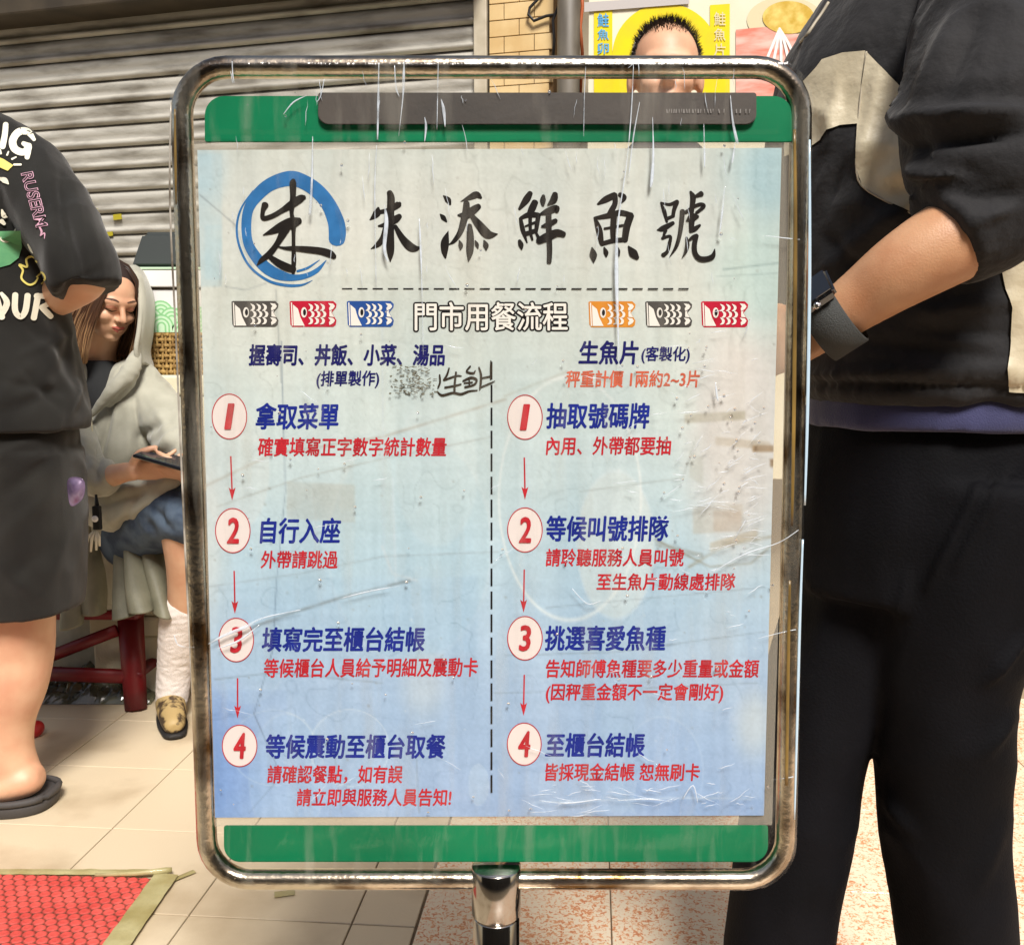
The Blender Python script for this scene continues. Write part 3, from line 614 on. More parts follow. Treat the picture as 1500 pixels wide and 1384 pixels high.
# ring emblem and its brush character
glyph([[(1180, 815, 185), (1185, 720, 195), (1165, 600, 185), (1085, 420, 165), (960, 270, 165), (800, 165, 165), (650, 128, 170), (450, 185, 150), (300, 300, 140), (190, 460, 115), (160, 650, 112), (180, 850, 110), (260, 1000, 120), (380, 1130, 130), (520, 1210, 120), (680, 1245, 75), (830, 1225, 60), (960, 1160, 50), (1060, 1050, 8)],
       [(235, 262, 6), (100, 470, 22), (52, 680, 24), (85, 900, 26), (200, 1120, 26), (400, 1275, 30), (600, 1330, 34), (780, 1328, 26), (905, 1275, 4)], [(735, 1172, 26), (850, 1135, 26), (985, 1045, 6)]], 340, 245, 7.689, ink('ring_blue_ink', 50, 122, 186), O1, 'ring_emblem')
glyph([[(690, 150, 50), (685, 190, 78), (685, 330, 66), (672, 450, 60), (672, 530, 46), (690, 640, 60), (692, 760, 44), (692, 900, 44), (695, 1050, 56), (688, 1190, 40)], [(372, 425, 80), (345, 500, 50), (352, 575, 55), (450, 552, 56), (560, 490, 60), (670, 420, 90), (770, 355, 86), (812, 340, 50)],
       [(350, 765, 10), (450, 722, 66), (560, 670, 110), (670, 630, 130), (755, 605, 76)], [(600, 690, 110), (515, 850, 66), (425, 970, 70), (335, 1045, 56), (280, 1105, 12)], [(395, 985, 40), (500, 1065, 76), (600, 1120, 90), (690, 1150, 80)], [(512, 895, 12), (600, 912, 36), (700, 915, 56), (850, 927, 72), (1000, 945, 80), (1100, 975, 84), (1150, 1008, 56)]], 340, 245, 7.689, None, O2)
s = 7.143
glyph([[(172, 248, 26), (160, 300, 80), (120, 345, 50), (84, 374, 10)], [(200, 290, 46), (290, 270, 56), (380, 215, 70), (398, 200, 36)], [(290, 88, 60), (305, 150, 80), (300, 300, 80), (295, 500, 85), (300, 700, 78), (297, 812, 10)], [(175, 438, 20), (260, 420, 60), (350, 370, 80), (395, 335, 56)], [(250, 460, 60), (220, 560, 60), (170, 630, 56), (95, 677, 6)], [(350, 440, 40), (420, 560, 70), (500, 650, 92), (560, 672, 70), (612, 660, 12)]], 530, 270, s)
glyph([[(855, 122, 14), (900, 165, 64), (925, 212, 24)], [(822, 315, 14), (852, 350, 52), (885, 392, 20)], [(905, 490, 6), (872, 600, 84), (866, 700, 70), (875, 772, 20)], [(1035, 182, 6), (1130, 140, 56), (1200, 112, 74), (1246, 142, 30)], [(1095, 200, 66), (1090, 290, 80), (1070, 370, 76), (1030, 500, 60), (965, 595, 42), (912, 632, 10)], [(1008, 325, 20), (1100, 318, 90), (1180, 262, 80), (1222, 232, 60)],
       [(1150, 330, 50), (1230, 430, 88), (1320, 525, 96), (1420, 522, 10)], [(1125, 435, 56), (1135, 550, 76), (1130, 700, 76), (1115, 812, 8)], [(1020, 590, 14), (1035, 640, 50), (1030, 687, 14)], [(1185, 588, 10), (1203, 630, 42), (1215, 672, 14)], [(1278, 588, 14), (1298, 640, 60), (1300, 688, 16)]], 530, 270, s)
glyph([[(262, 95, 56), (220, 165, 76), (148, 262, 30)], [(312, 190, 70), (280, 260, 76), (245, 330, 50)], [(160, 358, 36), (185, 480, 50), (228, 612, 16)], [(165, 355, 36), (250, 320, 60), (345, 325, 56)], [(348, 325, 50), (332, 430, 48), (322, 505, 36)], [(262, 330, 40), (262, 450, 36), (268, 510, 30)], [(212, 440, 20), (310, 402, 30)], [(215, 520, 50), (322, 485, 46)], [(150, 592, 36), (165, 635, 56), (172, 682, 18)], [(262, 500, 36), (285, 582, 24)], [(320, 500, 24), (352, 565, 36)],
       [(400, 122, 36), (395, 170, 62), (396, 220, 30)], [(522, 105, 60), (505, 165, 76), (446, 218, 16)], [(370, 312, 24), (450, 282, 70), (535, 250, 66), (540, 285, 40)], [(455, 290, 60), (455, 400, 62), (460, 550, 60), (465, 700, 56), (460, 815, 50)], [(385, 442, 24), (450, 422, 60), (530, 380, 46)], [(352, 592, 70), (440, 550, 90), (540, 510, 80), (612, 525, 60)]], 740, 270, s)
glyph([[(970, 210, 24), (1050, 162, 70), (1145, 115, 66)], [(1145, 112, 60), (1150, 200, 56), (1110, 280, 60), (1070, 335, 40)], [(1200, 110, 50), (1245, 140, 56), (1215, 195, 20)], [(935, 350, 24), (980, 470, 70), (1008, 615, 50)], [(940, 357, 36), (1080, 330, 60), (1200, 300, 62), (1320, 325, 56)], [(1312, 330, 76), (1272, 450, 76), (1252, 585, 66)], [(1008, 625, 46), (1130, 592, 50), (1260, 580, 50)], [(1138, 330, 66), (1128, 470, 60), (1130, 590, 50)], [(1040, 465, 26), (1240, 430, 28)], [(908, 662, 14), (922, 740, 80), (925, 820, 14)], [(1035, 662, 16), (1055, 715, 52), (1058, 758, 16)], [(1165, 645, 14), (1178, 700, 52), (1192, 752, 14)], [(1290, 650, 16), (1338, 720, 90), (1380, 770, 50)]], 740, 270, s)
s = 10.646
glyph([[(295, 288, 20), (350, 420, 66), (392, 590, 40)], [(300, 288, 30), (430, 318, 50), (555, 275, 70)], [(545, 290, 76), (505, 400, 66), (488, 505, 56)], [(390, 540, 56), (500, 495, 50)], [(238, 715, 12), (330, 692, 90), (490, 605, 60)], [(372, 720, 60), (325, 858, 30)], [(322, 845, 50), (445, 812, 46), (432, 930, 60), (400, 1050, 56), (335, 1108, 74)], [(635, 420, 80), (620, 600, 76), (590, 800, 66), (535, 980, 56), (430, 1145, 8)], [(762, 118, 36), (800, 200, 90), (790, 330, 80), (770, 450, 84)], [(830, 195, 40), (930, 150, 90)],
       [(685, 440, 56), (820, 348, 56), (920, 312, 56), (968, 340, 66), (920, 395, 56), (855, 445, 50)], [(702, 572, 30), (790, 520, 140), (876, 505, 50)], [(760, 735, 50), (830, 695, 76), (908, 640, 40)], [(775, 450, 70), (780, 600, 90), (768, 725, 60)], [(700, 832, 36), (712, 950, 70), (682, 1060, 50), (628, 1155, 10)], [(740, 872, 36), (800, 825, 60), (858, 800, 60)], [(852, 805, 76), (822, 950, 80), (835, 1080, 80), (905, 1160, 86), (1020, 1165, 86), (1110, 1120, 78), (1140, 1010, 14)]], 940, 270, s)
# hand written marker note, half rubbed away
s = 8.333
glyph([[(815, 120, 20), (790, 200, 26), (750, 265, 24)], [(755, 265, 24), (900, 215, 24), (965, 215, 14)], [(900, 170, 26), (885, 300, 28), (880, 420, 28)], [(765, 355, 24), (880, 335, 24), (960, 315, 20)], [(670, 400, 14), (730, 450, 30), (860, 420, 28), (960, 435, 30), (1060, 400, 24), (1160, 390, 14)], [(1075, 95, 20), (1030, 160, 24), (1110, 180, 26), (1135, 150, 14)],
       [(985, 275, 20), (1080, 235, 30), (1150, 260, 28), (1120, 320, 24), (1010, 350, 26)], [(1000, 300, 18), (1100, 290, 18)], [(1060, 240, 18), (1065, 340, 18)], [(1180, 110, 20), (1205, 200, 28), (1200, 320, 28), (1190, 380, 16)], [(1325, 30, 14), (1328, 120, 30), (1325, 250, 22)], [(1205, 350, 16), (1300, 310, 20), (1375, 275, 8)], [(1205, 240, 16), (1310, 220, 20)], [(700, 200, 20), (705, 290, 24), (680, 355, 20)]], 560, 525, s, ink('marker_ink', 58, 48, 36), O2, 'handwritten_lettering')
random.seed(5); sm_ = []
for _ in range(95):
    x = random.triangular(80, 690, 420); y = random.uniform(90, 450); sm_.append([(x, y, random.uniform(6, 22)), (x+random.uniform(10, 50), y+random.uniform(-22, 22), random.uniform(3, 14))])
for p in ((225, 90), (100, 220), (90, 430), (380, 180), (480, 380), (490, 440), (225, 275), (215, 400)): sm_.append([(p[0], p[1], 24), (p[0]+14, p[1]-4, 20)])
glyph(sm_, 560, 525, s, ink('rubbed_marker_ink', 128, 126, 110), O2, 'smudged_lettering')
# carp streamers
def streamer(x, y, w_, h_, m):
    X = lambda a: x+a*w_
    Y = lambda b6: y+b6*h_
    mk = lambda pts_: poly(*[(X(a), Y(b6)) for a, b6 in pts_])
    outl = [(0, .03), (.04, 0), (.93, 0), (1, .12), (.99, .25), (.90, .45), (1.0, .75), (.98, .93), (.93, 1), (.06, 1), (.02, .9)]
    on_sign('streamer_outline', [mk(outl)], m, poster, O1)
    WS = lambda sets: [on_sign('streamer_white', [q_], m_wh, poster, O2) for q_ in sets]
    WS([mk([(.03, .06), (.055, .06), (.075, .95), (.05, .95)]), mk([(.075, .14), (.18, .30), (.23, .62), (.32, .95), (.09, .95)])] +
            [mk([(.82+dx, y0_), (.93+dx*.6, y0_+.03), (.965, y0_+.12), (.93, y0_+.22), (.85, y0_+.30), (.84, y0_+.19), (.87, y0_+.12)]) for dx, y0_ in ((0, .08), (0, .63))] + [mk([(.85, .40), (.90, .36), (.89, .44), (.95, .62), (.85, .60)])])
    on_sign('streamer_eye', [ell(X(.31), Y(.44), w_*.062, h_*.20, 20)], m_wh, poster, O2); on_sign('streamer_pupil', [ell(X(.32), Y(.43), w_*.033, h_*.12, 16)], m_black, poster, O3)
    sc = []
    for i in range(3):
        for j in range(3):
            cx_, cy_ = .44+i*.125+(.03 if j == 1 else 0), .24+j*.26; sc.append(brush([(X(cx_-.03), Y(cy_-.13), .8), (X(cx_+.03), Y(cy_-.03), h_*.10), (X(cx_+.02), Y(cy_+.08), h_*.09), (X(cx_-.035), Y(cy_+.13), .8)], 4))
    on_sign('streamer_scale_print', sc, m_wh, poster, O2)
m_k = ink('grey_black_ink', 84, 80, 76); m_or = ink('orange_ink', 238, 150, 48); m_bk = ink('streamer_blue_ink', 40, 88, 168); m_rd = ink('streamer_red_ink', 206, 22, 56)
for x, m in ((339, m_k), (424, m_rd), (508, m_bk)): streamer(x, 441, 69, 38, m)
for x, m in ((862, m_or), (945, m_k), (1027, m_rd)): streamer(x, 441.5, 69, 38, m)

# clear wrapping film, stretched over the frame and sagging in on the poster
m_film = bpy.data.materials.new('clear_film'); m_film.use_nodes = True; t = m_film.node_tree; t.nodes.remove(t.nodes['Principled BSDF']); out = t.nodes['Material Output']
tr = t.nodes.new('ShaderNodeBsdfTransparent'); gl = t.nodes.new('ShaderNodeBsdfGlossy'); gl.inputs['Roughness'].default_value = .16; gl.inputs[0].default_value = (1, 1, 1, 1); df = t.nodes.new('ShaderNodeBsdfDiffuse'); df.inputs[0].default_value = C(225, 220, 205, .8)
lw = t.nodes.new('ShaderNodeLayerWeight'); lw.inputs[0].default_value = .5; pw = t.nodes.new('ShaderNodeMath'); pw.operation = 'POWER'; pw.inputs[1].default_value = 4; fr = t.nodes.new('ShaderNodeMapRange'); fr.inputs[3].default_value = .032; fr.inputs[4].default_value = .7; m1 = t.nodes.new('ShaderNodeMixShader'); m2 = t.nodes.new('ShaderNodeMixShader')
tcn = t.nodes.new('ShaderNodeTexCoord'); mpn = t.nodes.new('ShaderNodeMapping'); mpn.inputs['Scale'].default_value = (34, 1, 7); nn1 = t.nodes.new('ShaderNodeTexNoise'); nn1.inputs['Scale'].default_value = 1; nn1.inputs['Detail'].default_value = 5; nn1.inputs['Distortion'].default_value = .8
bpn = t.nodes.new('ShaderNodeBump'); bpn.inputs['Distance'].default_value = .006; bpn.inputs['Strength'].default_value = .8
nh = t.nodes.new('ShaderNodeTexNoise'); nh.inputs['Scale'].default_value = 1; mph = t.nodes.new('ShaderNodeMapping'); mph.inputs['Scale'].default_value = (46, 1, 6); nh.inputs['Detail'].default_value = 8; rh = t.nodes.new('ShaderNodeMapRange'); rh.inputs[1].default_value = .52; rh.inputs[2].default_value = .74; rh.inputs[3].default_value = .0; rh.inputs[4].default_value = .16
for a, b7 in ((tcn.outputs['Object'], mpn.inputs[0]), (mpn.outputs[0], nn1.inputs['Vector']), (nn1.outputs[0], bpn.inputs['Height']), (bpn.outputs[0], gl.inputs['Normal']), (bpn.outputs[0], lw.inputs['Normal']), (lw.outputs['Facing'], pw.inputs[0]), (pw.outputs[0], fr.inputs[0]), (tcn.outputs['Object'], mph.inputs[0]), (mph.outputs[0], nh.inputs['Vector']), (nh.outputs[0], rh.inputs[0]), (rh.outputs[0], m2.inputs[0]),
             (fr.outputs[0], m1.inputs[0]), (tr.outputs[0], m1.inputs[1]), (gl.outputs[0], m1.inputs[2]), (m1.outputs[0], m2.inputs[1]), (df.outputs[0], m2.inputs[2]), (m2.outputs[0], out.inputs[0])): t.links.new(a, b7)
FX, FY = 210, 260; V = []
def fedge(y): t_ = (y-99)/1188; return 247+t_*42, 1192-t_*26
for j in range(FY):
    y = 83+(1304-83)*j/(FY-1); xa, xb = fedge(y)
    cy_ = min(y-83, 1304-y)
    inset = 0
    if cy_ < 70: inset = 70-math.sqrt(max(0, 70**2-(70-cy_)**2))
    xa += inset; xb -= inset
    for i in range(FX):
        x = xa+(xb-xa)*i/(FX-1); d = min(x-fedge(y)[0]-17+0*inset, fedge(y)[1]-17-x, y-99, 1287-y)
        if inset: d = min(d, max(0, min(x-xa, xb-x)-17))
        s_ = max(0, min(1, (d-6)/40)); s_ = s_*s_*(3-2*s_)
        mid = .0072 if y > 192 else .0102; o_ = .0122*(1-s_)+mid*s_
        if d < -8: o_ *= max(0.05, 1-(-8-d)/9*.7)
        nz = noise.noise(Vector((x*.022, y*.0035, 1))) + .5*noise.noise(Vector((x*.06, y*.012, 4))) + .6*noise.noise(Vector((x*.006, (y+x*.3)*.03, 8)))
        o_ += s_*(.0008+.0016*nz) + .0002*noise.noise(Vector((x*.12, y*.12, 2)))
        V.append(S(x, y, max(o_, .0058 if y > 192 else .0092) if d > 14 else o_))
Fc = [(j*FX+i, (j+1)*FX+i, (j+1)*FX+i+1, j*FX+i+1) for j in range(FY-1) for i in range(FX-1)]
mesh('wrapping_film', V, Fc, m_film, sg, True)
# lamp glints along film creases, painted as whitish strips, and rain drops
m_cre_glint = mat('film_crease_glint', C(226, 236, 246, .9), .22, spec=.8, coat=.6)
t = m_cre_glint.node_tree; tr = t.nodes.new('ShaderNodeBsdfTransparent'); ms = t.nodes.new('ShaderNodeMixShader'); nn1 = t.nodes.new('ShaderNodeTexNoise'); nn1.inputs['Scale'].default_value = 70; tcn = t.nodes.new('ShaderNodeTexCoord'); rh = t.nodes.new('ShaderNodeMapRange'); rh.inputs[1].default_value = .3; rh.inputs[2].default_value = .62; rh.inputs[3].default_value = .1; rh.inputs[4].default_value = .85
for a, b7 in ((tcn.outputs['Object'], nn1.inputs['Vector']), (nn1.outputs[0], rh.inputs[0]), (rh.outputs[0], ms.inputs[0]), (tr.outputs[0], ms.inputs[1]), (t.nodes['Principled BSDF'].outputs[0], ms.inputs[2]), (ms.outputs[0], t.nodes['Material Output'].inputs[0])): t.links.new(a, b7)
def crease(pts_, off=.0105, name='film_crease_glint', m=None):
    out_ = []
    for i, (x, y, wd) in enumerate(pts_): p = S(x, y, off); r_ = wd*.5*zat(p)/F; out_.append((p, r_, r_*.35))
    tube(name, smooth_path(out_, 5), m or m_cre_glint, sg, 8)
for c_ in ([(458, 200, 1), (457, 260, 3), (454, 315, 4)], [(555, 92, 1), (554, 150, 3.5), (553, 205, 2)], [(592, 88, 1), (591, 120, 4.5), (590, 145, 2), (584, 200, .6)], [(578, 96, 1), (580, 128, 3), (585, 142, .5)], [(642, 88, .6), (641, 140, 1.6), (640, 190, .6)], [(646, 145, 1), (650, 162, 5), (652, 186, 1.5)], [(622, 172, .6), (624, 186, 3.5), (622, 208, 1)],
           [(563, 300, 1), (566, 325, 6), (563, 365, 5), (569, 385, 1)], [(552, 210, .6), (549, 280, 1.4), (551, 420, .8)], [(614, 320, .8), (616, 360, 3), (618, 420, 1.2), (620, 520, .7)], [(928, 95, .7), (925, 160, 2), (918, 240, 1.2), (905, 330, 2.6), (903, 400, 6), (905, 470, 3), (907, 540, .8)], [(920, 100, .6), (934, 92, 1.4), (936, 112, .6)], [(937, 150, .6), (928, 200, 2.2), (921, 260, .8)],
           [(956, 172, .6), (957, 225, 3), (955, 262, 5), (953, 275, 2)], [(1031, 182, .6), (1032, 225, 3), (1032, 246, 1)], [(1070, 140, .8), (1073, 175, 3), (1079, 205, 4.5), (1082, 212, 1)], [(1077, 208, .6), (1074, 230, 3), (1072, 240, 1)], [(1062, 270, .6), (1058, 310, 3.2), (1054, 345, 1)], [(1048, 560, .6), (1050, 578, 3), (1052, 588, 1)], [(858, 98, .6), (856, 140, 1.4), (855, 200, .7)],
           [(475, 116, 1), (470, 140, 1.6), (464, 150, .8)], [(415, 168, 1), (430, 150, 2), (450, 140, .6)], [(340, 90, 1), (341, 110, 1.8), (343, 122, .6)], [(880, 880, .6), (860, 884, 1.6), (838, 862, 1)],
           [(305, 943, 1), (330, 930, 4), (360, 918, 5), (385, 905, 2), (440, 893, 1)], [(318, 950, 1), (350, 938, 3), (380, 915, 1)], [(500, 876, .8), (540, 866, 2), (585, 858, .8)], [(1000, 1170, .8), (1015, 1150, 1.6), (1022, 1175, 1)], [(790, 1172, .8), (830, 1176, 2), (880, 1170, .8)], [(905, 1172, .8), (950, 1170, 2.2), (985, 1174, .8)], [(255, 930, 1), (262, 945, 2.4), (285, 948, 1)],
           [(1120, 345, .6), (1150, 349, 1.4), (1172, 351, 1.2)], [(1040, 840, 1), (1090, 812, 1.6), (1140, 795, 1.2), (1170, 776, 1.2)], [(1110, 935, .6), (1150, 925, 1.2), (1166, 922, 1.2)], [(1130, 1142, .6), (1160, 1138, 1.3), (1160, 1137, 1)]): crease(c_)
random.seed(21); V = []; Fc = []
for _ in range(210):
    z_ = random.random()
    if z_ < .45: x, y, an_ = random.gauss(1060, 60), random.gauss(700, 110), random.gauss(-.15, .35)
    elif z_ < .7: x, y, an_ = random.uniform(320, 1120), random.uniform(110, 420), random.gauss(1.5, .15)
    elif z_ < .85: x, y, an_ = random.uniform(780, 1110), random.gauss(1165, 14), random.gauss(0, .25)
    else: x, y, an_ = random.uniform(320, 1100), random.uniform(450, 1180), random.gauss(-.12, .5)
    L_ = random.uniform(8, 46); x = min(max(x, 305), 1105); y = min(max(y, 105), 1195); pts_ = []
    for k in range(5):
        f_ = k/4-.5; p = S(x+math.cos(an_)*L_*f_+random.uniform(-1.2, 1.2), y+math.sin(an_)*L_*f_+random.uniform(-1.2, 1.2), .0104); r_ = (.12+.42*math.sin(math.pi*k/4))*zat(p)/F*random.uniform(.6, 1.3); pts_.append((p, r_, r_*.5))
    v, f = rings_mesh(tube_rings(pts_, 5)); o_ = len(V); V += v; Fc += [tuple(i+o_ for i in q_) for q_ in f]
fc_ = mesh('fine_crease', V, Fc, m_cre_glint, sg, True); fc_['kind'] = 'stuff'
# strips of folded film down both sides; the pale blue ones paint its highlight
m_fold_glint = mat('film_fold_streak', C(196, 222, 240, .9), .12, spec=.9, coat=1)
m_gold2 = mat('grimy_yellow_film', C(170, 138, 72, .7), .35, col2=C(84, 64, 30, .6), nscale=30, nstretch=(1, 1, .3), lo=.4, hi=.7)
def sidefold(pts_, m, off): crease(pts_, off, 'film_fold_streak', m)
sidefold([(1186, 205, 3), (1186, 400, 5), (1183, 600, 5), (1179, 740, 3)], m_fold_glint, .0085); sidefold([(1176, 790, 3), (1172, 900, 4), (1168, 1050, 4), (1164, 1200, 2)], m_fold_glint, .0085)
sidefold([(1164, 190, 4), (1165, 350, 6), (1163, 600, 6), (1160, 770, 4)], m_gold2, .0120); sidefold([(1157, 850, 4), (1155, 950, 5), (1152, 1150, 5)], m_gold2, .0120)
sidefold([(250, 150, 2), (249, 300, 3), (258, 500, 3), (271, 800, 3), (286, 1100, 2)], mat('pale_fold', C(214, 208, 196, .8), .3, col2=C(120, 110, 96, .7), nscale=30), .006)
sidefold([(256, 160, 2), (257, 240, 4), (258, 300, 2)], m_gold2, .011)
m_drop = bpy.data.materials.new('water'); m_drop.use_nodes = True; b = m_drop.node_tree.nodes['Principled BSDF']; b.inputs['Transmission Weight'].default_value = 1; b.inputs['Roughness'].default_value = .03; b.inputs['IOR'].default_value = 1.33
V = []; Fc = []; random.seed(11)
for _ in range(130):
    x, y = random.uniform(300, 1140), random.uniform(120, 1190)
    if random.random() < .35: x = random.gauss(1070, 50); y = random.gauss(640, 120)
    if not (295 < x < 1140 and 110 < y < 1192): continue
    r_ = random.uniform(.0006, .0016); c = S(x, y, .0100); rg = []
    for a in (0, .5, 1.0, 1.4): rg.append([c+Vector((r_*math.cos(a)*math.cos(2*math.pi*k/8), -r_*.6*math.sin(a), r_*math.cos(a)*math.sin(2*math.pi*k/8)*1.15)) for k in range(8)])
    v, f = rings_mesh(rg); o_ = len(V); V += v; Fc += [tuple(i+o_ for i in q_) for q_ in f]
dr_ = mesh('water_drops', V, Fc, m_drop, sg, True); dr_['kind'] = 'stuff'

# ================================================================ PEOPLE
m_skin = mat('warm_skin', C(232, 186, 150, .82), .5, col2=C(222, 166, 132, .82), nscale=14, bump=.06, bscale=500, sss=.05)
m_skin2 = mat('arm_skin', C(218, 168, 128, .78), .5, col2=C(196, 138, 98, .78), nscale=17, bump=.16, bscale=520, detail=12, sss=.05)
m_sole = mat('dark_grey_rubber', C(72, 68, 66, .8), .7, bump=.1, bscale=300)
def world_limb(pts): return limb3([(Vector(p), a, b_) for p, a, b_ in pts])
def hand(wrist, d, nrm, k=1.0, curl=.5, side=1, spread=.012):
    """palm, four fingers, thumb; d: direction of the fingers, nrm: back of the hand, side: thumb side"""
    d = d.normalized(); nrm = (nrm-d*nrm.dot(d)).normalized(); s = d.cross(nrm)*side; out = []
    out.append(limb3([(wrist, .027*k, .020*k), (wrist+d*.03*k, .033*k, .017*k), (wrist+d*.07*k, .039*k, .014*k), (wrist+d*.088*k, .036*k, .012*k)]) if False else
               rings_mesh([[wrist+d*t_*k+s*a_*k*math.cos(2*math.pi*q/16)+nrm*b_*k*math.sin(2*math.pi*q/16) for q in range(16)] for t_, a_, b_ in ((-.02, .02, .018), (0, .027, .019), (.03, .036, .017), (.07, .041, .014), (.092, .038, .010))]))
    for i, (off, L_) in enumerate(((.030, .070), (.011, .079), (-.009, .074), (-.028, .058))):
        p = wrist+d*.082*k+s*off*k; dd = (d+s*(off*2.2)).normalized(); pts = [(p-dd*.02*k, .0095*k, .0095*k), (p, .0092*k, .0092*k)]; a = .15+curl*.2
        for j, f_ in enumerate((.45, .30, .25)):
            dd = (Matrix.Rotation(0, 3, 'Z') @ dd); v = dd*math.cos(a)-nrm*math.sin(a); p = p+v*L_*f_*k; pts.append((p, (.0085-.0009*j)*k, (.0082-.0009*j)*k)); dd = v; a = curl*(.9 if j == 0 else .7)
            nrm_l = nrm
        out.append(limb3(pts, 4))
    p = wrist+d*.02*k+s*.026*k; v = (d*.7+s*.75-nrm*.25).normalized(); p1 = p+v*.042*k; v2 = (d*.95+s*.15-nrm*.35).normalized(); p2 = p1+v2*.03*k; p3 = p2+(v2-nrm*.25*curl-s*.2).normalized()*.024*k
    out.append(limb3([(p-v*.01*k, .013*k, .013*k), (p, .013*k, .013*k), (p1, .0115*k, .011*k), (p2, .0105*k, .0095*k), (p3, .008*k, .007*k)], 4)); return out
def head_sets(c, fwd, up, k=1.0):
    """skull, jaw, nose, brow, ears, neck; c: centre of the head"""
    fwd = fwd.normalized(); rt = fwd.cross(up).normalized(); up = rt.cross(fwd).normalized(); M = Matrix((rt, fwd, up)).transposed(); T_ = lambda x, y, z: c+M@Vector((x, y, z))*k
    s = [ellipsoid(T_(0, -.012, .022), .074*k, .094*k, .088*k, M), ellipsoid(T_(0, .022, -.045), .056*k, .058*k, .066*k, M), ellipsoid(T_(0, .045, -.092), .026*k, .028*k, .020*k, M),
         ellipsoid(T_(0, .066, .018), .052*k, .022*k, .020*k, M), ellipsoid(T_(.034, .052, -.030), .024*k, .026*k, .022*k, M), ellipsoid(T_(-.034, .052, -.030), .024*k, .026*k, .022*k, M),
         limb3([(T_(0, .078, .010), .0075*k, .009*k), (T_(0, .092, -.012), .0085*k, .010*k), (T_(0, .100, -.030), .011*k, .010*k)], 4), ellipsoid(T_(.010, .088, -.033), .009*k, .010*k, .007*k, M), ellipsoid(T_(-.010, .088, -.033), .009*k, .010*k, .007*k, M),
         ellipsoid(T_(0, .076, -.056), .022*k, .013*k, .0075*k, M), ellipsoid(T_(0, .075, -.067), .019*k, .013*k, .0075*k, M)]
    for q in (1, -1):
        s.append(ellipsoid(T_(q*.030, .070, .002), .015*k, .012*k, .011*k, M)); s.append(ellipsoid(T_(q*.077, -.008, -.015), .009*k, .018*k, .031*k, M))
    return s, T_, M

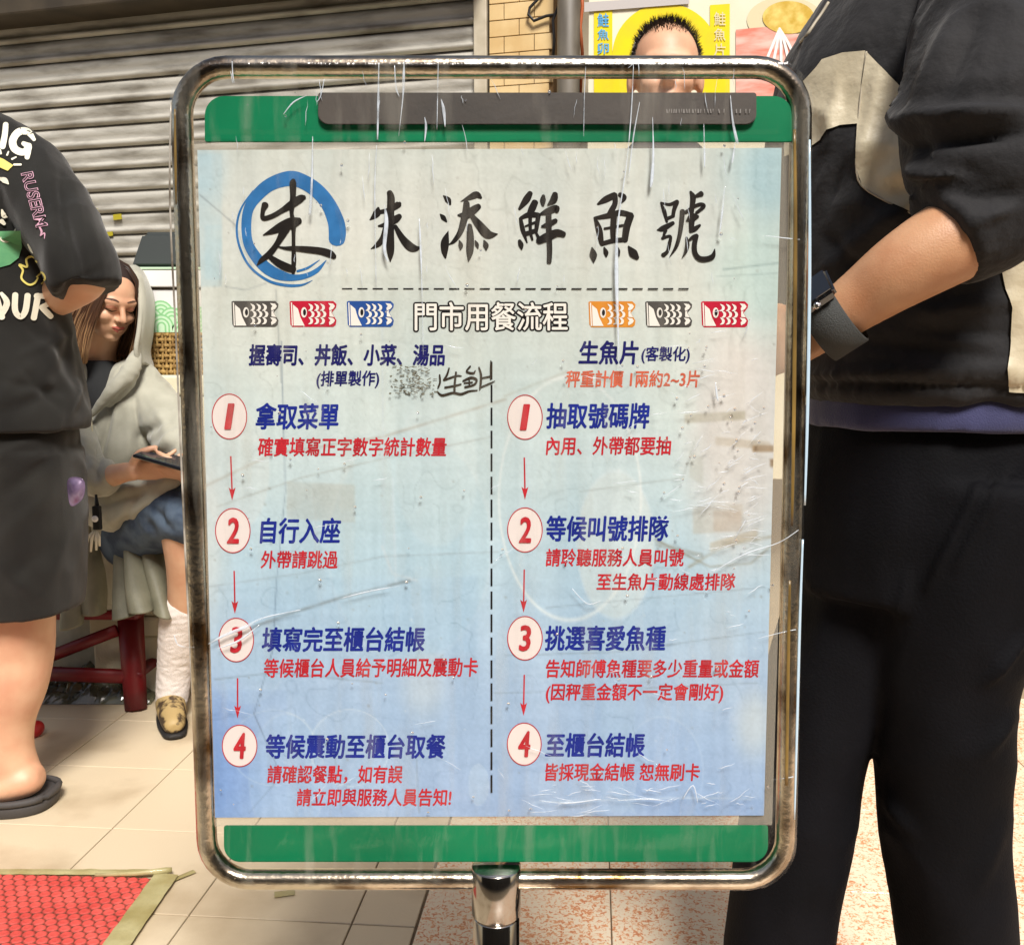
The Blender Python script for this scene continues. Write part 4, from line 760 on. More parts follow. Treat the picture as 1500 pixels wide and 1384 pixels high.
# ---- man in the printed black T-shirt (seen from behind)
def man_tee():
    root = empty('person', 'person from behind in printed black T-shirt, dark shorts and slippers', 'person', loc=P(-70, 1172, 2.07)*1); root.location.z = 0; base = root.location.copy(); root.location = (0, 0, 0)
    Y = 2.07
    hc = P(-70, 95, 2.09); hs, T_, M = head_sets(hc, Vector((-.3, .95, -.1)), Vector((0, 0, 1)))
    body = list(hs)
    body.append(limb([(-70, 130, 2.1, 38), (-70, 190, 2.1, 42), (-70, 240, 2.08, 70)]))
    body.append(rows([(215, -180, 45, Y, .08), (330, -190, 50, Y, .11), (500, -180, 45, Y, .10), (640, -190, 55, Y, .11), (720, -180, 50, Y, .11)]))
    body.append(limb([(30, 225, Y, 34), (95, 330, 2.0, 36), (128, 398, 1.95, 31), (100, 424, 2.02, 31), (60, 446, 2.12, 25), (10, 466, 2.2, 21)]))        # right arm, bent forward
    w_ = P(10, 470, 2.2); body += hand(w_, Vector((-1, .3, -.1)), Vector((0, -.4, 1)), 1.0, .5, 1)
    body.append(limb([(-175, 225, Y, 34), (-235, 340, 2.0, 36), (-262, 430, 1.97, 33), (-230, 440, 2.05, 32), (-190, 455, 2.14, 27), (-140, 470, 2.2, 21)])); body += hand(P(-140, 470, 2.2), Vector((1, .3, -.1)), Vector((0, -.4, 1)), 1.0, .5, -1)
    # right leg: calf, heel and foot
    body.append(limb([(15, 700, Y, 60), (18, 850, Y, 60), (22, 900, Y, 55), (22, 950, 2.08, 54), (18, 1000, Y, 49), (10, 1050, Y, 40), (12, 1095, Y, 35), (22, 1135, Y, 36)]))
    body.append(limb([(42, 1140, 2.06, 25, 1.2), (12, 1146, 2.06, 26, 1.4), (-40, 1150, 2.08, 26, 1.6), (-85, 1158, 2.10, 18, 2.2), (-105, 1162, 2.11, 12, 2.6)]))
    for q in range(4): body.append(limb([(-100, 1161, 2.075+.022*q, 9), (-122+4*q, 1165, 2.07+.024*q, 7)]))
    body.append(limb([(-140, 700, Y, 60), (-142, 850, Y, 60), (-140, 900, Y, 55), (-140, 1000, Y, 48), (-146, 1060, Y, 40), (-146, 1095, Y, 35), (-140, 1135, Y, 36)]))
    body.append(limb([(-115, 1142, 2.06, 25, 1.2), (-150, 1146, 2.06, 26, 1.4), (-195, 1150, 2.08, 26, 1.6), (-240, 1158, 2.10, 18, 2.2)]))
    fuse('body', body, m_skin, root, .0065, 4)
    m_tee = mat('black_cotton', C(46, 45, 41, .52), .85, spec=.2, col2=C(34, 33, 30, .52), nscale=10, bump=.25, bscale=700, sheen=.2)
    tee = [rows([(163, -105, -35, 2.05, .07), (178, -165, 22, 2.05, .10), (215, -205, 62, Y, .125), (300, -215, 82, Y, .150), (430, -222, 88, Y, .155), (520, -235, 104, Y, .160), (600, -250, 121, Y, .165), (628, -254, 121, Y, .166)], 2.4),
           limb([(2, 222, 2.05, 44), (46, 262, 2.03, 56), (88, 330, 1.99, 55), (116, 382, 1.96, 52), (128, 424, 1.95, 47)], 5, True), limb([(-145, 222, 2.05, 44), (-190, 262, 2.03, 56), (-232, 330, 1.99, 56), (-256, 390, 1.96, 50)])]
    folds = [(90, 260, 102, 420, 9, -.016), (74, 330, 82, 440, 13, .010), (82, 425, 150, 395, 8, -.007), (96, 470, 60, 560, 14, .008), (100, 560, 20, 600, 12, -.007), (60, 520, -20, 600, 12, .006), (118, 300, 150, 400, 10, .006), (30, 470, 100, 530, 9, -.006), (0, 590, 90, 560, 10, .006)]
    def hem(co, no):                                       # cut the shirt hem to its line
        return co
    folds += [(110, 290, 128, 395, 6, .006), (60, 250, 70, 330, 7, -.006), (100, 330, 120, 410, 5, -.007), (110, 590, 60, 500, 8, .006), (90, 600, 30, 540, 7, -.006), (30, 520, 100, 490, 7, .006), (10, 560, 90, 575, 6, -.005), (118, 560, 100, 610, 6, .006)]
    t_ = fuse('t_shirt', tee, m_tee, root, .0060, 5, (.0044, 10, (1, 1, .6)), folds)
    m_sh = mat('dark_olive_cotton', C(52, 50, 44, .5), .85, spec=.2, col2=C(38, 36, 32, .5), nscale=9, bump=.3, bscale=600, sheen=.2)
    sh_ = [rows([(590, -185, 96, Y, .135), (640, -195, 108, Y, .14), (700, -196, 110, Y, .145)]), rows([(660, -62, 112, Y, .13), (760, -64, 117, Y, .13), (840, -62, 116, Y, .125), (890, -58, 113, Y, .12)]), rows([(660, -196, -66, Y, .13), (760, -200, -72, Y, .13), (890, -198, -78, Y, .12)])]
    fuse('shorts', sh_, m_sh, root, .0065, 5, (.005, 9, (1, 1, .6)), [(110, 650, 10, 720, 12, -.011), (100, 700, 0, 790, 14, .008), (60, 640, -30, 680, 10, .008), (70, 800, 10, 850, 14, -.009), (110, 760, 60, 870, 12, .006), (0, 830, 50, 870, 12, .008)])
    # slippers
    for dx, nm in ((0, 'slipper'), (-160, 'slipper')):
        V = []; out_ = [(72, 1168, 2.03), (78, 1160, 2.09), (62, 1152, 2.13), (10, 1150, 2.15), (-60, 1155, 2.17), (-110, 1158, 2.16), (-132, 1164, 2.11), (-120, 1175, 2.05), (-70, 1184, 2.02), (-10, 1184, 2.0), (40, 1180, 2.0)]
        g_ = [Vector((P(x+dx, y, 2.07).x, yy, 0)) for x, y, yy in out_]; n_ = len(g_)
        sub_ = [g_[0].lerp(g_[0], 0)]; g2 = []
        for i in range(n_):
            a, b_, c_, d_ = g_[i-1], g_[i], g_[(i+1) % n_], g_[(i+2) % n_]
            for s in range(4):
                q = s/4; g2.append(.5*((2*b_)+(-a+c_)*q+(2*a-5*b_+4*c_-d_)*q*q+(-a+3*b_-3*c_+d_)*q**3))
        cc = sum(g2, Vector())/len(g2)
        ring_ = lambda z, k_: [Vector((cc.x+(p.x-cc.x)*k_, cc.y+(p.y-cc.y)*k_, z)) for p in g2]
        v, f = rings_mesh([ring_(.0, .96), ring_(.004, 1.0), ring_(.020, 1.02), ring_(.028, 1.0), ring_(.031, .94)]); so = mesh(nm+'_sole', v, f, m_sole, root, True)
        hx = P(60+dx, 1150, 2.07).x
        band = [(Vector((hx-.155-.075*(1-abs(a))-0, 2.085+.062*a*1.05, .03+.058*math.sqrt(max(0, 1-a*a)))), .036, .006) for a in (-1, -.8, -.5, -.2, .1, .4, .7, .9, 1)]
        tube(nm+'_band', band, m_sole, so, 12)
        # raised heel rim
        tube(nm+'_rim', [(Vector((p.x, p.y, .034)), .0075, .0075) for p in g2[-10:]+g2[:12]], m_sole, so, 8)
    # print on the shirt
    tr_ = bvh(t_); m_p = mat('cream_shirt_print', C(240, 236, 214, .85), .7, bump=.3, bscale=500); m_pk = mat('pink_shirt_print', C(222, 170, 190, .8), .7); m_py = mat('yellow_shirt_print', C(238, 222, 120, .85), .7); m_pg2 = mat('green_shirt_print', C(96, 168, 116, .75), .75, col2=C(120, 190, 130, .7), nscale=30)
    def put(name, sets, m, off=.0022):
        for v, f in sets:
            fine = []; vv = [Vector(p) for p in v]; tri = []
            for q in f: tri += [(q[0], q[i], q[i+1]) for i in range(1, len(q)-1)]
            for _ in range(2):
                nt_ = []
                for a, b_, c_ in tri:
                    L3 = [(vv[a]-vv[b_]).length, (vv[b_]-vv[c_]).length, (vv[c_]-vv[a]).length]
                    if max(L3) > 9:
                        i = L3.index(max(L3)); x, y, z = ((a, b_, c_), (b_, c_, a), (c_, a, b_))[i]; vv.append((vv[x]+vv[y])/2); k_ = len(vv)-1; nt_ += [(x, k_, z), (k_, y, z)]
                    else: nt_.append((a, b_, c_))
                tri = nt_
            drape(name, vv, tri, tr_, m, t_, off)
    def rotfit(body, cx, cy, w_, h_, ang, off=.05, shear=0):
        V_, F_ = text2d(body, off, shear); mn = V_.min(0); mx_ = V_.max(0); s_ = (V_-mn)/(mx_-mn)-.5; c_, sn = math.cos(ang), math.sin(ang); o_ = []
        for a, b_ in s_: x, y = a*w_, -b_*h_; o_.append((cx+x*c_-y*sn, cy+x*sn+y*c_))
        return o_, F_
    put('lettering', [brush([(8, 183, 8), (7, 200, 9), (4, 216, 9)])], m_p)
    put('lettering', [brush([(-12, 214, 9), (-14, 190, 9), (-4, 212, 8)])], m_p)
    put('lettering', [brush([(50, 206, 5), (40, 194, 10), (27, 195, 11), (19, 207, 11), (22, 219, 11), (34, 224, 10), (42, 217, 10), (34, 211, 6)]), brush([(42, 214, 9), (41, 224, 9), (40, 232, 7)])], m_p)
    put('lettering', [rotfit('DINOSAUR', -22, 448, 200, 38, R(3), .09)], m_p) if False else None
    put('lettering', [brush([(2, 430, 5), (10, 444, 9), (2, 461, 9)])], m_p); put('lettering', [brush([(22, 432, 9), (22, 455, 9), (30, 464, 8), (37, 455, 9), (40, 433, 9)])], m_p)
    put('lettering', [brush([(55, 433, 9), (52, 450, 9), (49, 466, 9)]), brush([(52, 434, 8), (67, 435, 8), (71, 444, 8), (60, 450, 7)]), brush([(60, 450, 8), (68, 458, 9), (74, 464, 8)])], m_p); put('lettering', [brush([(-15, 465, 9), (-8, 432, 9), (3, 465, 9)]), brush([(-14, 452, 6), (0, 453, 6)])], m_p)
    put('small_lettering', [rotfit('RUSERM', 51, 293, 84, 18, R(74), .03, .1)], m_pk, .0022)
    put('small_lettering', [rotfit('RUSERM', 51, 293, 82, 16, R(74), -.012, .1)], m_tee, .0030)
    put('small_lettering', [brush([(58, 332, 2), (62, 340, 3), (60, 346, 1), (66, 342, 2), (66, 350, 1)])], m_pk)
    put('crown_print', [poly((-8, 228), (6, 234), (20, 243), (12, 251), (-6, 243))], m_py); put('ray_print', [brush([(2, 226, 3), (1, 220, 2)])], m_p); put('ray_print', [brush([(11, 228, 3), (13, 223, 2)])], m_p); put('ray_print', [brush([(18, 234, 3), (24, 231, 2)])], m_p); put('ray_print', [brush([(21, 242, 3), (31, 242, 3)])], m_p)
    put('spark_print', [brush([(1, 262, 4), (8, 265, 8), (13, 270, 2)])], m_p)
    put('animal_print', [poly((-30, 340), (5, 345), (22, 340), (31, 338), (32, 362), (27, 378), (14, 388), (-4, 393), (-30, 392))], m_pg2)
    for q in ([(3, 308, 3), (6, 316, 8), (10, 318, 2)], [(2, 324, 7), (6, 328, 5)], [(3, 350, 8), (10, 351, 9), (18, 345, 5), (24, 336, 2)]): put('tooth_print', [brush(q)], m_p, .0032)
    put('squiggle_print', [brush([(55, 384, 2), (47, 376, 3), (38, 380, 3), (39, 391, 3), (28, 388, 3), (33, 396, 3), (31, 408, 3), (41, 417, 3), (50, 415, 3), (55, 407, 2)])], m_py)
    put('squiggle_print', [brush([(53, 406, 2), (62, 399, 2.6), (67, 408, 2.6), (60, 416, 2)])], m_py)
    put('ray_print', [brush([(42, 358, 2), (46, 366, 3), (49, 371, 1)])], m_p)
    # short dark hair
    m_h = mat('black_hair', C(34, 28, 26, .7), .45, col2=C(60, 48, 42, .6), nscale=60)
    fuse('hair', [ellipsoid(T_(0, -.028, .035), .083, .094, .092, M), ellipsoid(T_(0, -.055, -.02), .070, .058, .07, M)], m_h, root, .006, 3, (.004, 45, (1, 1, 1)))
    return root
man_tee()

# ---- man in the dark jacket
def man_jacket():
    root = empty('person', 'person in dark windbreaker with beige panels, black trousers and black watch', 'person')
    body = []; hc = P(1385, -175, 1.22); hs, T_, M = head_sets(hc, Vector((-.9, .1, -.35)), Vector((-.2, 0, 1))); body += hs
    body.append(limb([(1400, -120, 1.22, 62), (1410, -20, 1.22, 68), (1420, 60, 1.22, 120)]))
    body.append(rows([(40, 1270, 1540, 1.24, .13), (300, 1240, 1540, 1.24, .11), (600, 1235, 1530, 1.23, .11), (700, 1235, 1530, 1.23, .11)]))
    arm_ = [(1470, 30, 1.02, 66), (1480, 180, .98, 64), (1462, 318, .965, 62), (1425, 338, .955, 64), (1378, 362, .950, 62), (1320, 397, .958, 55), (1270, 432, .975, 46), (1228, 462, .985, 40), (1206, 480, .99, 38)]
    body.append(limb(arm_)); wr = P(1203, 484, .992); body += hand(wr, Vector((-.95, .20, -.32)), Vector((-.1, -.75, .6)), .95, .75, 1)
    body.append(limb([(1470, 60, 1.42, 50), (1480, 240, 1.44, 48), (1440, 380, 1.40, 44), (1350, 430, 1.33, 36), (1240, 450, 1.24, 27), (1215, 460, 1.2, 24)])); body += hand(P(1210, 462, 1.2), Vector((-.9, -.3, -.2)), Vector((.1, .5, .8)), .95, .8, -1)
    for x0_, x1_, Yq in ((1240, 1140, 1.25), (1410, 1400, 1.17)):
        body.append(limb([(x0_+40, 700, Yq, 60), (x0_*.6+x1_*.4+10, 1000, Yq, 46), (x1_, 1384, Yq, 46), (x1_, 1700, Yq, 40)]))
    fuse('body', body, m_skin2, root, .0055, 4)
    m_j = mat('charcoal_nylon', C(50, 49, 50, .6), .78, col2=C(36, 35, 37, .6), nscale=8, bump=.55, bscale=75, bstretch=(1, 1, 1), sheen=.1, spec=.22, detail=9)
    m_b = mat('beige_nylon', C(222, 210, 180, .75), .5, col2=C(204, 190, 158, .75), nscale=10, bump=.5, bscale=60, detail=8)
    jk = [rows([(-70, 1300, 1520, 1.22, .09), (-40, 1250, 1560, 1.22, .13), (0, 1212, 1600, 1.22, .155), (60, 1172, 1630, 1.22, .17), (140, 1138, 1640, 1.22, .175), (260, 1135, 1640, 1.21, .175), (380, 1140, 1630, 1.21, .17), (480, 1160, 1620, 1.21, .165), (540, 1178, 1610, 1.205, .165), (566, 1186, 1600, 1.20, .155), (584, 1192, 1590, 1.20, .15)], 2.3)]
    folds = [(1345, 180, 1330, 250, 18, .010), (1300, 260, 1500, 190, 16, .014), (1330, 240, 1500, 260, 12, -.012), (1400, 60, 1350, 190, 14, .008), (1290, 100, 1250, 300, 10, .006), (1200, 400, 1330, 300, 14, .012), (1210, 350, 1290, 420, 12, -.010), (1200, 330, 1240, 220, 10, -.008), (1340, 460, 1480, 440, 12, .009), (1350, 485, 1470, 490, 9, -.008), (1200, 545, 1480, 540, 8, .008), (1190, 560, 1500, 568, 6, -.008), (1260, 500, 1440, 520, 10, -.008), (1230, 130, 1215, 210, 8, .006)]
    folds += [(x, 538+random.uniform(-6, 6), x+random.uniform(-4, 4), 578, 4.5, random.uniform(.003, .007)) for x in range(1192, 1510, 13)]
    J = fuse('jacket', jk, m_j, root, .0060, 4, (.0052, 12, (1, 1, .8)), folds)
    sl = [limb([(1445, -30, 1.07, 92), (1455, 60, 1.02, 112), (1452, 160, .985, 122), (1448, 250, .962, 112), (1440, 300, .955, 96), (1418, 324, .952, 86), (1382, 346, .95, 77)], 5, True)]
    sf = [(1312, 130, 1350, 250, 12, .012), (1340, 175, 1500, 165, 13, .018), (1345, 215, 1500, 195, 8, -.014), (1330, 250, 1420, 262, 10, .010), (1350, 280, 1500, 290, 14, -.008), (1400, 40, 1335, 190, 16, .010), (1440, 20, 1385, 150, 12, -.006), (1420, 330, 1490, 300, 10, .008), (1330, 205, 1360, 235, 14, -.016)]
    SL = fuse('jacket_sleeve', sl, m_j, root, .0055, 4, (.0052, 14, (1, 1, .8)), sf)
    sl2 = [limb([(1470, 0, 1.40, 80), (1500, 200, 1.42, 76), (1470, 330, 1.42, 70), (1400, 390, 1.38, 58)])]
    fuse('jacket_sleeve', sl2, m_j, root, .008, 5, (.004, 11, (1, 1, .8)))
    # cuff elastic, crumpled
    jb = bvh(J)
    patch('jacket_panel', [(1196, 100), (1205, 88), (1235, 78), (1268, 75), (1262, 120), (1257, 182), (1230, 184), (1212, 190), (1202, 206), (1188, 216), (1170, 222), (1150, 230), (1150, 150)], jb, m_b, root, .0022, 4)
    patch('jacket_panel', [(1270, 77), (1290, 98), (1314, 122), (1340, 150), (1370, 200), (1372, 260), (1350, 300), (1338, 312), (1300, 296), (1262, 273), (1254, 240), (1256, 186), (1262, 130)], jb, m_b, root, .0022, 4)
    patch('jacket_back_panel', [(1500, 383), (1480, 386), (1466, 396), (1472, 425), (1482, 450), (1480, 500), (1476, 540), (1478, 574), (1530, 578), (1560, 500), (1560, 380)], jb, m_b, root, .0025, 5)
    m_zip = mat('grey_piping', C(196, 184, 160, .7), .5)
    def pipe_on(name, pts_, tree, m, r_=.0016):
        q = []
        for x, y in pts_:
            d = ray(x, y).normalized(); h, nn_, i_, ds_ = tree.ray_cast(CAM, d)
            if h is not None: q.append((h-d*.001, r_, r_))
        if len(q) > 2: tube(name, smooth_path(q, 3), m, root, 6)
    pipe_on('piping', [(1214, 4), (1204, 20), (1194, 34), (1182, 52), (1173, 62)], jb, m_zip, .002); pipe_on('seam_piping', [(1269, 76), (1263, 120), (1257, 180), (1254, 240), (1262, 272), (1300, 296), (1336, 313)], jb, m_zip, .0012)
    pipe_on('seam_piping', [(1352, -8), (1346, 10), (1338, 40), (1330, 70), (1324, 105)], jb, mat('charcoal_seam', C(110, 108, 108, .6), .6), .0014)
    # gathered hem: small loops of frayed elastic
    fr_ = []
    # navy shirt under the jacket
    m_nv = mat('navy_knit', C(56, 58, 108, .6), .8, col2=C(44, 46, 92, .6), nscale=12, bump=.3, bscale=500, sheen=.3)
    fuse('shirt', [rows([(560, 1196, 1585, 1.20, .135), (600, 1190, 1590, 1.20, .142), (619, 1187, 1592, 1.20, .144), (622, 1192, 1588, 1.20, .138)], 2.3)], m_nv, root, .0065, 3, (.002, 9, (1, 1, .6)))
    m_tr = mat('black_trousers', C(24, 24, 30, .5), .8, col2=C(14, 14, 18, .5), nscale=6, bump=.3, bscale=300, spec=.12)
    tr2 = [rows([(600, 1200, 1580, 1.21, .125), (640, 1188, 1590, 1.21, .135), (760, 1180, 1580, 1.21, .14), (860, 1178, 1540, 1.21, .13)], 2.3),
           rows([(700, 1180, 1400, 1.25, .12), (850, 1172, 1345, 1.25, .11), (1000, 1130, 1290, 1.25, .10), (1060, 1116, 1266, 1.25, .098), (1100, 1108, 1256, 1.25, .095), (1200, 1094, 1240, 1.25, .09), (1300, 1080, 1226, 1.25, .085), (1384, 1069, 1213, 1.25, .08), (1500, 1060, 1195, 1.25, .075), (1660, 1062, 1180, 1.25, .07)], 2.2),
           rows([(700, 1270, 1590, 1.17, .12), (800, 1270, 1545, 1.17, .12), (900, 1272, 1504, 1.17, .115), (980, 1276, 1474, 1.17, .105), (1050, 1284, 1467, 1.17, .10), (1120, 1294, 1462, 1.17, .095), (1200, 1298, 1464, 1.17, .09), (1300, 1314, 1468, 1.17, .09), (1384, 1326, 1470, 1.17, .085), (1500, 1338, 1475, 1.17, .08), (1700, 1345, 1465, 1.17, .075)], 2.2)]
    fuse('trousers', tr2, m_tr, root, .0065, 4, (.0055, 8, (1, 1, .5)), [(1440, 700, 1360, 860, 7, .010), (1475, 690, 1400, 830, 6, .008), (1330, 840, 1310, 920, 8, .006), (1500, 930, 1440, 1000, 7, .010), (1480, 1050, 1440, 1100, 9, .008), (1300, 1170, 1340, 1220, 9, .008), (1210, 640, 1190, 800, 12, .005), (1300, 1000, 1290, 1080, 10, -.006), (1470, 1200, 1430, 1300, 12, .006)])
    # watch
    m_band = mat('dark_woven_strap', C(70, 72, 70, .6), .75, bump=.4, bscale=700); m_case = mat('black_glossy_case', C(26, 26, 28, .6), .12, coat=1)
    a = P(1244, 455, .978); b_ = P(1206, 480, .99); ax = (b_-a).normalized(); c_ = P(1219, 470, .985)
    ref = ax.cross(Vector((0, 1, 0))).normalized(); r2 = ax.cross(ref).normalized()
    rg = []
    for s_, e_ in ((-.019, .002), (-.018, .0042), (.018, .0042), (.019, .002)): rg.append([c_+ax*s_+(ref*math.cos(2*math.pi*k/36)*.0325+r2*math.sin(2*math.pi*k/36)*.0325)*(1+e_/.032) for k in range(36)])
    v, f = rings_mesh(rg, False); st_ = mesh('watch_strap', v, f, m_band, root, True)
    up_ = (ref if ref.z > 0 else -ref); side_ = ax.cross(up_).normalized()
    n_ = (up_*.62+Vector((-.1, -.75, 0))*.45).normalized(); bm = bmesh.new(); bmesh.ops.create_cube(bm, size=1)
    t1 = ax.cross(n_).normalized(); Mw = Matrix((ax, t1, n_)).transposed().to_4x4(); Mw.translation = c_+n_*.041
    for v_ in bm.verts: v_.co = Vector((v_.co.x*.036, v_.co.y*.042, v_.co.z*.012))
    bmesh.ops.bevel(bm, geom=bm.edges[:], offset=.0035, segments=3, affect='EDGES'); bm.transform(Mw); bmobj('watch_case', bm, m_case, root, False)
    bm = bmesh.new(); bmesh.ops.create_cube(bm, size=1)
    for v_ in bm.verts: v_.co = Vector((v_.co.x*.008+.0, v_.co.y*.010, v_.co.z*.006))
    bmesh.ops.bevel(bm, geom=bm.edges[:], offset=.0015, segments=2, affect='EDGES'); Mw2 = Mw.copy(); Mw2.translation = c_+n_*.043+ax*.004-t1*.023; bm.transform(Mw2); bmobj('watch_button', bm, mat('watch_chrome', (.6, .6, .6, 1), .15, metal=1), root, True)
    m_h = mat('dark_hair', C(34, 28, 26, .7), .45, col2=C(60, 48, 42, .6), nscale=60)
    fuse('hair', [ellipsoid(T_(0, -.028, .038), .083, .094, .090, M), ellipsoid(T_(0, -.06, -.02), .068, .05, .06, M)], m_h, root, .006, 3, (.004, 45, (1, 1, 1)))
    for x, Yq in ((1122, 1.25), (1405, 1.17)):
        cx = P(x, 1400, Yq).x; f_ = limb3([(Vector((cx+.06, Yq, .05)), .045, .045), (Vector((cx, Yq, .055)), .05, .05), (Vector((cx-.09, Yq-.01, .042)), .04, .048), (Vector((cx-.17, Yq-.02, .034)), .032, .045)])
        fuse('shoe', [f_], mat('black_shoe', C(30, 30, 30, .6), .5), root, .006, 4, None, (), lambda co, no: np.stack([co[:, 0], co[:, 1], np.maximum(co[:, 2], .001)], 1))
    return root
man_jacket()

# ---- seated woman in the hooded cardigan
def woman():
    root = empty('person', 'seated person in pale hooded cardigan and denim skirt looking down at a phone', 'person')
    Y = 2.68; hc = P(160, 441, Y); fwd = Vector((.74, -.64, -.36)); k = .91
    hs, T_, M = head_sets(hc, fwd, Vector((.02, .05, 1)), k); body = list(hs)
    body.append(limb([(150, 480, 2.72, 27), (142, 520, 2.75, 26), (140, 560, 2.76, 40)]))
    body.append(rows([(548, 95, 190, 2.76, .07), (600, 85, 215, 2.76, .095), (700, 90, 200, 2.78, .10), (790, 80, 205, 2.80, .12), (860, 80, 205, 2.80, .12)]))
    # her right arm (to the left in view) and her left arm, both hands at the phone
    body.append(limb([(105, 585, 2.70, 24), (108, 640, 2.60, 22), (122, 698, 2.52, 20), (160, 697, 2.46, 17), (182, 692, 2.42, 14.5), (196, 690, 2.40, 14)]))
    w1 = P(190, 691, 2.41); body += hand(w1, Vector((.97, -.10, .10)), Vector((-.15, -.75, -.6)), .86, .45, -1)
    body.append(limb([(225, 600, 2.72, 24), (262, 650, 2.62, 22), (290, 690, 2.52, 19), (275, 696, 2.44, 15)])); body += hand(P(280, 696, 2.42), Vector((-.9, -.1, .15)), Vector((.1, -.5, -.85)), .84, .6, 1)
    # thighs to the knee, calves, feet (slightly towards the street)
    body.append(limb([(150, 800, 2.78, 44), (210, 765, 2.62, 44), (262, 752, 2.50, 38), (272, 800, 2.50, 32), (272, 860, 2.54, 26), (262, 930, 2.58, 19), (254, 1010, 2.60, 17)]))
    body.append(limb([(185, 800, 2.85, 44), (250, 775, 2.72, 42), (315, 762, 2.60, 38), (322, 820, 2.60, 30), (318, 900, 2.62, 22), (310, 1000, 2.64, 17)]))
    B = fuse('body', body, m_skin, root, .0042, 3)
    tb = bvh(B)
    # face drawn on the head where its features sit
    m_lip = mat('lips', C(204, 104, 92, .8), .4); m_brow = mat('brows', C(92, 62, 48, .7), .7); m_lash = mat('lashes', C(56, 38, 32, .7), .6); m_sh2 = mat('nostril', C(140, 74, 56, .7), .6); m_blush = mat('eyelid_skin', C(206, 138, 110, .8), .5)
    def on_face(name, pts3, m, off=.0012):
        vf = brush([(proj(T_(*q[:3]))[0], proj(T_(*q[:3]))[1], q[3]) for q in pts3], 4); tri = []
        for q in vf[1]: tri += [(q[0], q[i], q[i+1]) for i in range(1, len(q)-1)]
        drape(name, [Vector(p) for p in vf[0]], tri, tb, m, B, off)
    on_face('lip', [(-.020, .08, -.0575, .8), (-.008, .09, -.0545, 3.0), (0, .09, -.056, 2.8), (.008, .09, -.0545, 3.0), (.020, .08, -.0575, .8)], m_lip)
    on_face('lip', [(-.017, .08, -.062, .8), (0, .09, -.067, 4.4), (.017, .08, -.062, .8)], m_lip)
    on_face('mouth_line', [(-.020, .08, -.060, .5), (0, .09, -.0605, 1.0), (.020, .08, -.060, .5)], m_sh2, .0016)
    for q in (1, -1):
        on_face('eyelid', [(q*.015, .08, .001, 2), (q*.030, .08, .004, 5), (q*.045, .07, .001, 2)], m_blush, .0009)
        on_face('eyelash', [(q*.014, .08, -.004, .6), (q*.030, .08, -.0085, 1.7), (q*.047, .07, -.004, 1.2)], m_lash, .0018)
        on_face('eyebrow', [(q*.014, .08, .022, 1.4), (q*.030, .08, .027, 2.4), (q*.050, .06, .023, 1.0)], m_brow, .0014)
        on_face('nostril', [(q*.006, .1, -.0375, 1.0), (q*.012, .1, -.036, 1.0)], m_sh2, .0016)
    # clothes
    m_cd = mat('oatmeal_jersey', C(196, 194, 176, .74), .85, col2=C(178, 176, 158, .74), nscale=12, bump=.3, bscale=500, sheen=.3)
    m_bk = mat('black_top', C(44, 46, 48, .6), .85, bump=.2, bscale=400)
    fuse('top', [rows([(528, 122, 162, 2.73, .05), (545, 108, 178, 2.745, .075), (600, 96, 190, 2.74, .10), (700, 95, 195, 2.76, .11)])], m_bk, root, .006, 4)
    cd = [limb([(196, 556, 2.74, 34), (186, 620, 2.70, 48), (176, 700, 2.70, 54), (166, 780, 2.72, 58), (158, 840, 2.74, 56)]),       # left front
          limb([(112, 560, 2.74, 26), (103, 620, 2.70, 30), (100, 700, 2.70, 34), (96, 800, 2.72, 40), (92, 860, 2.74, 42)]),
          limb([(205, 560, 2.74, 30), (236, 606, 2.68, 36), (262, 640, 2.60, 36), (288, 668, 2.52, 30), (284, 690, 2.46, 24)]),           # sleeve
          limb([(100, 575, 2.72, 30), (106, 640, 2.60, 31), (128, 690, 2.50, 29), (150, 700, 2.46, 27)]),
          limb([(120, 725, 2.60, 30), (170, 745, 2.56, 34), (215, 728, 2.50, 26), (250, 704, 2.46, 14)]),                             # skirt of the cardigan over the lap
          rows([(535, 108, 205, 2.80, .05), (600, 88, 235, 2.80, .09), (750, 80, 220, 2.82, .11), (880, 84, 212, 2.84, .12)])]
    fd = [(168, 560, 140, 700, 6, -.016), (190, 600, 186, 720, 9, .010), (205, 640, 250, 610, 7, -.014), (215, 665, 262, 640, 8, .012), (230, 600, 250, 650, 8, .008), (175, 690, 230, 660, 9, -.010), (170, 600, 158, 720, 6, .006), (150, 740, 210, 720, 7, -.012), (160, 765, 240, 725, 8, .010), (190, 800, 225, 905, 6, -.016), (210, 790, 240, 890, 7, .012), (178, 800, 195, 900, 6, .010), (140, 800, 138, 900, 9, -.014), (120, 760, 110, 880, 7, .010), (130, 680, 150, 710, 6, -.008), (120, 640, 128, 670, 7, .006), (200, 730, 170, 790, 6, -.010)]
    CDG = fuse('cardigan', cd, m_cd, root, .0050, 4, (.0042, 14, (1, 1, .5)), fd)
    m_ln = mat('olive_grey_cloth', C(160, 158, 134, .6), .6, col2=C(128, 126, 104, .6), nscale=10, bump=.25, bscale=200)
